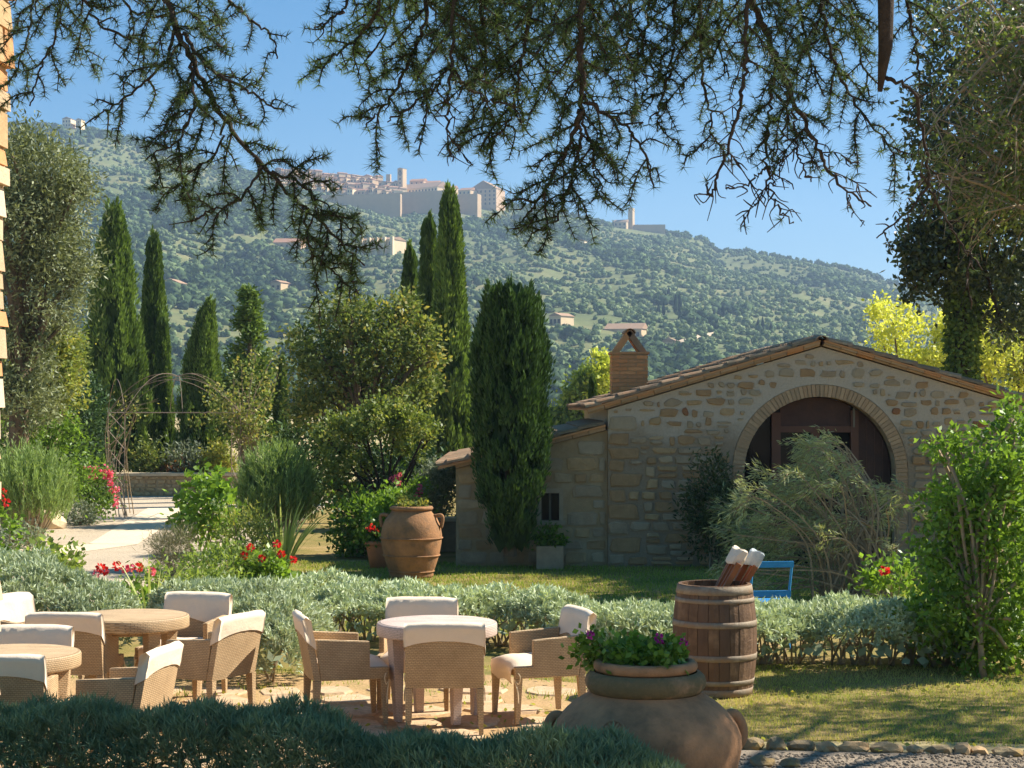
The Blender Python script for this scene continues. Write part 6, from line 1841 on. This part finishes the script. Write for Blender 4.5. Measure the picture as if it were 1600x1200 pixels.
BRANCHES = [
    # left spray
    dict(pts=[(245, -150, 4.7), (262, 0, 4.65), (300, 95, 4.6), (350, 185, 4.6), (425, 275, 4.55), (500, 345, 4.5), (570, 415, 4.5)], r0=.0125, side=.19, sp=.062),
    dict(pts=[(285, 50, 4.62), (330, 108, 4.55), (395, 145, 4.5), (442, 172, 4.5)], r0=.007, side=.10, sp=.065),
    dict(pts=[(272, 45, 4.62), (250, 105, 4.6), (195, 150, 4.6), (146, 187, 4.6)], r0=.006, side=.13, sp=.05),
    dict(pts=[(300, 95, 4.6), (300, 160, 4.5), (280, 215, 4.5), (228, 248, 4.5)], r0=.006, side=.13, sp=.05),
    dict(pts=[(410, 262, 4.55), (370, 315, 4.5), (320, 335, 4.5), (298, 345, 4.5)], r0=.005, side=.13, sp=.045),
    dict(pts=[(350, 185, 4.6), (335, 240, 4.6), (285, 280, 4.6), (285, 320, 4.6)], r0=.005, side=.12, sp=.045),
    dict(pts=[(420, 270, 4.55), (470, 285, 4.5), (510, 330, 4.5), (560, 360, 4.5)], r0=.005, side=.13, sp=.04),
    dict(pts=[(480, 325, 4.5), (480, 380, 4.5), (520, 425, 4.5), (560, 460, 4.45)], r0=.005, side=.14, sp=.04, tb=.5),
    dict(pts=[(100, -150, 5.0), (92, -20, 5), (84, 55, 5), (60, 110, 5), (45, 165, 5)], r0=.006, side=.16, sp=.055),
    dict(pts=[(120, -150, 5.0), (130, -20, 4.9), (160, 40, 4.9), (215, 62, 4.9), (250, 90, 4.9)], r0=.006, side=.15, sp=.06),
    dict(pts=[(60, -150, 5.2), (50, -20, 5.2), (40, 60, 5.2), (22, 120, 5.2)], r0=.006, side=.15, sp=.055),
    dict(pts=[(330, -150, 4.9), (350, -20, 4.9), (395, 30, 4.9), (425, 60, 4.9), (432, 90, 4.9)], r0=.006, side=.09, sp=.075),
    dict(pts=[(200, -150, 4.9), (190, -20, 4.9), (215, 20, 4.9), (300, 20, 4.9), (350, 40, 4.9)], r0=.006, side=.14, sp=.055),
    # middle mass
    dict(pts=[(610, -150, 4.5), (590, 0, 4.5), (560, 55, 4.5), (515, 90, 4.45), (484, 110, 4.4)], r0=.008, side=.13, sp=.045, tb=.85),
    dict(pts=[(560, -150, 4.7), (545, -10, 4.7), (520, 25, 4.7), (490, 42, 4.7)], r0=.007, side=.12, sp=.055),
    dict(pts=[(680, -150, 4.6), (665, 20, 4.6), (640, 90, 4.6), (610, 150, 4.6), (572, 198, 4.6)], r0=.008, side=.19, sp=.042, tb=.55),
    dict(pts=[(705, -150, 4.4), (708, 60, 4.4), (703, 130, 4.4), (697, 190, 4.4), (707, 252, 4.4)], r0=.007, side=.18, sp=.06, bare=.62),
    dict(pts=[(700, 100, 4.4), (680, 140, 4.4), (640, 165, 4.4), (605, 190, 4.4)], r0=.005, side=.12, sp=.05, bare=.8, needle=.6),
    dict(pts=[(704, 105, 4.4), (740, 145, 4.4), (790, 162, 4.4), (815, 168, 4.4)], r0=.005, side=.12, sp=.05, needle=.7),
    dict(pts=[(760, -150, 4.6), (752, 30, 4.6), (760, 110, 4.6), (755, 205, 4.6)], r0=.008, side=.20, sp=.042),
    dict(pts=[(835, -150, 4.5), (825, 40, 4.5), (810, 120, 4.5), (800, 180, 4.5), (765, 228, 4.5)], r0=.008, side=.19, sp=.042, tb=.6),
    dict(pts=[(905, -150, 4.3), (907, 40, 4.3), (909, 130, 4.3), (905, 185, 4.3), (870, 260, 4.3), (835, 320, 4.3), (808, 352, 4.3)], r0=.012, side=.19, sp=.05),
    dict(pts=[(908, 150, 4.3), (950, 180, 4.3), (995, 215, 4.3), (1022, 292, 4.3)], r0=.007, side=.13, sp=.05, needle=.9),
    dict(pts=[(905, 170, 4.3), (905, 230, 4.3), (888, 290, 4.3), (870, 340, 4.3), (830, 365, 4.3)], r0=.006, side=.15, sp=.045),
    dict(pts=[(906, 180, 4.3), (925, 230, 4.3), (930, 270, 4.3), (950, 320, 4.3)], r0=.005, side=.13, sp=.045),
    dict(pts=[(985, -150, 4.6), (985, 20, 4.6), (975, 80, 4.6), (945, 115, 4.6)], r0=.007, side=.19, sp=.045),
    dict(pts=[(640, -150, 4.9), (660, -10, 4.9), (710, 30, 4.9), (770, 45, 4.9)], r0=.007, side=.2, sp=.045, tb=.55),
    dict(pts=[(860, -150, 4.8), (865, 10, 4.8), (850, 80, 4.8), (860, 150, 4.8)], r0=.007, side=.2, sp=.042, tb=.7),
    dict(pts=[(800, -150, 5.0), (790, -10, 5), (740, 50, 5), (700, 80, 5)], r0=.007, side=.2, sp=.045),
    dict(pts=[(600, -150, 5.0), (620, -10, 5), (600, 50, 5), (560, 110, 5)], r0=.007, side=.2, sp=.042, tb=.75),
    dict(pts=[(930, -150, 5.0), (940, -10, 5), (925, 60, 5), (880, 100, 5)], r0=.007, side=.2, sp=.045),
    # right sprays
    dict(pts=[(1150, -150, 4.4), (1172, -10, 4.4), (1200, 55, 4.4), (1235, 140, 4.4), (1272, 215, 4.4), (1305, 278, 4.4), (1362, 322, 4.4)], r0=.013, side=.17, sp=.055, bare=.72),
    dict(pts=[(1168, -150, 4.3), (1168, 20, 4.3), (1163, 110, 4.3), (1155, 175, 4.3), (1130, 250, 4.3), (1114, 300, 4.3), (1106, 302, 4.3), (1106, 284, 4.3)], r0=.009, side=.14, sp=.07, bare=.45),
    dict(pts=[(1215, 95, 4.4), (1202, 170, 4.4), (1198, 260, 4.4), (1212, 318, 4.4), (1240, 348, 4.4)], r0=.007, side=.12, sp=.06, bare=.4),
    dict(pts=[(1235, 140, 4.4), (1225, 200, 4.4), (1210, 250, 4.4), (1208, 290, 4.4)], r0=.004, side=.1, sp=.07, bare=.2),
    dict(pts=[(1240, 160, 4.4), (1243, 215, 4.4), (1250, 250, 4.4), (1268, 284, 4.4)], r0=.005, side=.1, sp=.07, bare=.3),
    dict(pts=[(1198, 262, 4.4), (1172, 285, 4.4), (1134, 294, 4.4)], r0=.004, side=.05, sp=.08, bare=.0),
    dict(pts=[(1060, -150, 4.7), (1055, 30, 4.7), (1045, 110, 4.7), (1030, 165, 4.7), (1028, 205, 4.7)], r0=.006, side=.15, sp=.045),
    dict(pts=[(1095, -150, 4.6), (1095, 40, 4.6), (1098, 130, 4.6), (1112, 185, 4.6), (1098, 235, 4.6)], r0=.006, side=.15, sp=.05),
    dict(pts=[(1025, -150, 4.9), (1015, 0, 4.9), (1005, 70, 4.9), (1012, 130, 4.9)], r0=.006, side=.17, sp=.045),
    dict(pts=[(1280, -150, 4.6), (1285, 0, 4.6), (1305, 90, 4.6), (1345, 170, 4.6), (1415, 255, 4.6)], r0=.008, side=.17, sp=.05),
    dict(pts=[(1240, -150, 4.8), (1250, 0, 4.8), (1265, 80, 4.8), (1290, 150, 4.8)], r0=.007, side=.18, sp=.05),
    dict(pts=[(1330, -150, 4.8), (1330, 0, 4.8), (1345, 80, 4.8), (1360, 150, 4.8)], r0=.007, side=.17, sp=.05),
    dict(pts=[(1130, -150, 5.0), (1130, -10, 5), (1120, 60, 5), (1140, 120, 5)], r0=.006, side=.18, sp=.05),
    dict(pts=[(1385, 120, 4.5), (1430, 150, 4.5), (1452, 270, 4.5), (1420, 330, 4.5), (1370, 372, 4.5)], r0=.009, side=.08, sp=.09, bare=.05),
    dict(pts=[(1440, 270, 4.5), (1455, 300, 4.5), (1490, 360, 4.5), (1530, 415, 4.5)], r0=.006, side=.06, sp=.09, bare=.0),
    dict(pts=[(1420, -150, 4.9), (1420, 0, 4.9), (1435, 80, 4.9), (1440, 140, 4.9)], r0=.007, side=.16, sp=.06),
]
for b in BRANCHES: branch(**b)
wood.tube([P(1392, -160, 4.5), P(1386, -20, 4.5), P(1385, 70, 4.5), P(1376, 142, 4.5)], [.026, .021, .018, .006], 8)
# limbs above the frame that carry the sprays
zl = gz(-150, 4.7)
wood.tube(smooth_path([(TX - .1, TY, 6.6), (5.2, 9.6, 6.2), (2.6, 6.4, 4.6), (1.0, 4.9, zl + .12), (-.2, 4.65, zl + .06), (-1.3, 4.8, zl + .02)], 6), np.linspace(.17, .02, 31), 8)
wood.tube(smooth_path([(2.6, 6.4, 4.6), (1.4, 4.6, zl + .02), (.5, 4.4, zl), (.0, 4.5, zl)], 6), np.linspace(.06, .012, 19), 7)
cw = wood.obj('trunk', M['dark_bark'], ced, True)
nd.obj('needles', M['needle'], ced)
# upper tiers of the cedar, above and beside the frame
fb = FB(4); tier = MB()
rg = random.Random(51)
def plate(c, rx, ry, n):
    a = NR.uniform(0, 6.283, n); r = np.sqrt(NR.random(n))
    B = np.stack([c[0] + rx * r * np.cos(a), c[1] + ry * r * np.sin(a), c[2] + NR.normal(0, .10, n) - .25 * r * r], 1)
    fb.leaves(B, unit(rdir(n) + [0, 0, -.2]), .16, .05, NR.normal(.4, .2, n))
    tier.tube([(TX - .1, TY, c[2] - .25), ((TX + c[0]) / 2, (TY + c[1]) / 2, c[2] + .1), tuple(c)], [.09, .06, .02], 6)
for (x, y, z, rx, ry) in CEDAR_TIERS:
    plate((x, y, z), rx, ry, int(900 * rx * ry))
tier.obj('limbs', M['dark_bark'], ced); fb.obj('upper_foliage', M['needle'], ced)

# a broad tree beyond the right edge that shades the far lawn
for (bx0, by0, hh, rr, lb) in SHADE_TREES:
    tree('lime_tree', lb, (bx0, by0, 0), (bx0, by0, 2.2), [((bx0, by0, hh), (rr, rr, rr * .8), 170), ((bx0 + .8, by0 - .6, hh + 1.2), (rr * .7, rr * .7, rr * .6), 80)], 'green', 'bark', .2, .2, .13, per=60, cr=.32, tb=.4)

# ------------------------------------------------------------------ haze
hz = MB(); hz.box(-2300, 2300, -200, 2400, -5, 262)
hm = bpy.data.materials.new('haze'); hm.use_nodes = True
nt = hm.node_tree; nt.nodes.clear()
pv = nt.nodes.new('ShaderNodeVolumePrincipled'); ou = nt.nodes.new('ShaderNodeOutputMaterial')
pv.inputs['Color'].default_value = (.57, .77, 1.0, 1)
pv.inputs['Density'].default_value = HAZE_D
pv.inputs['Anisotropy'].default_value = .2
nt.links.new(pv.outputs[0], ou.inputs['Volume'])
ho = hz.obj('haze', hm); ho['kind'] = 'stuff'; lab(ho, 'thin bluish summer haze over the valley', 'haze')
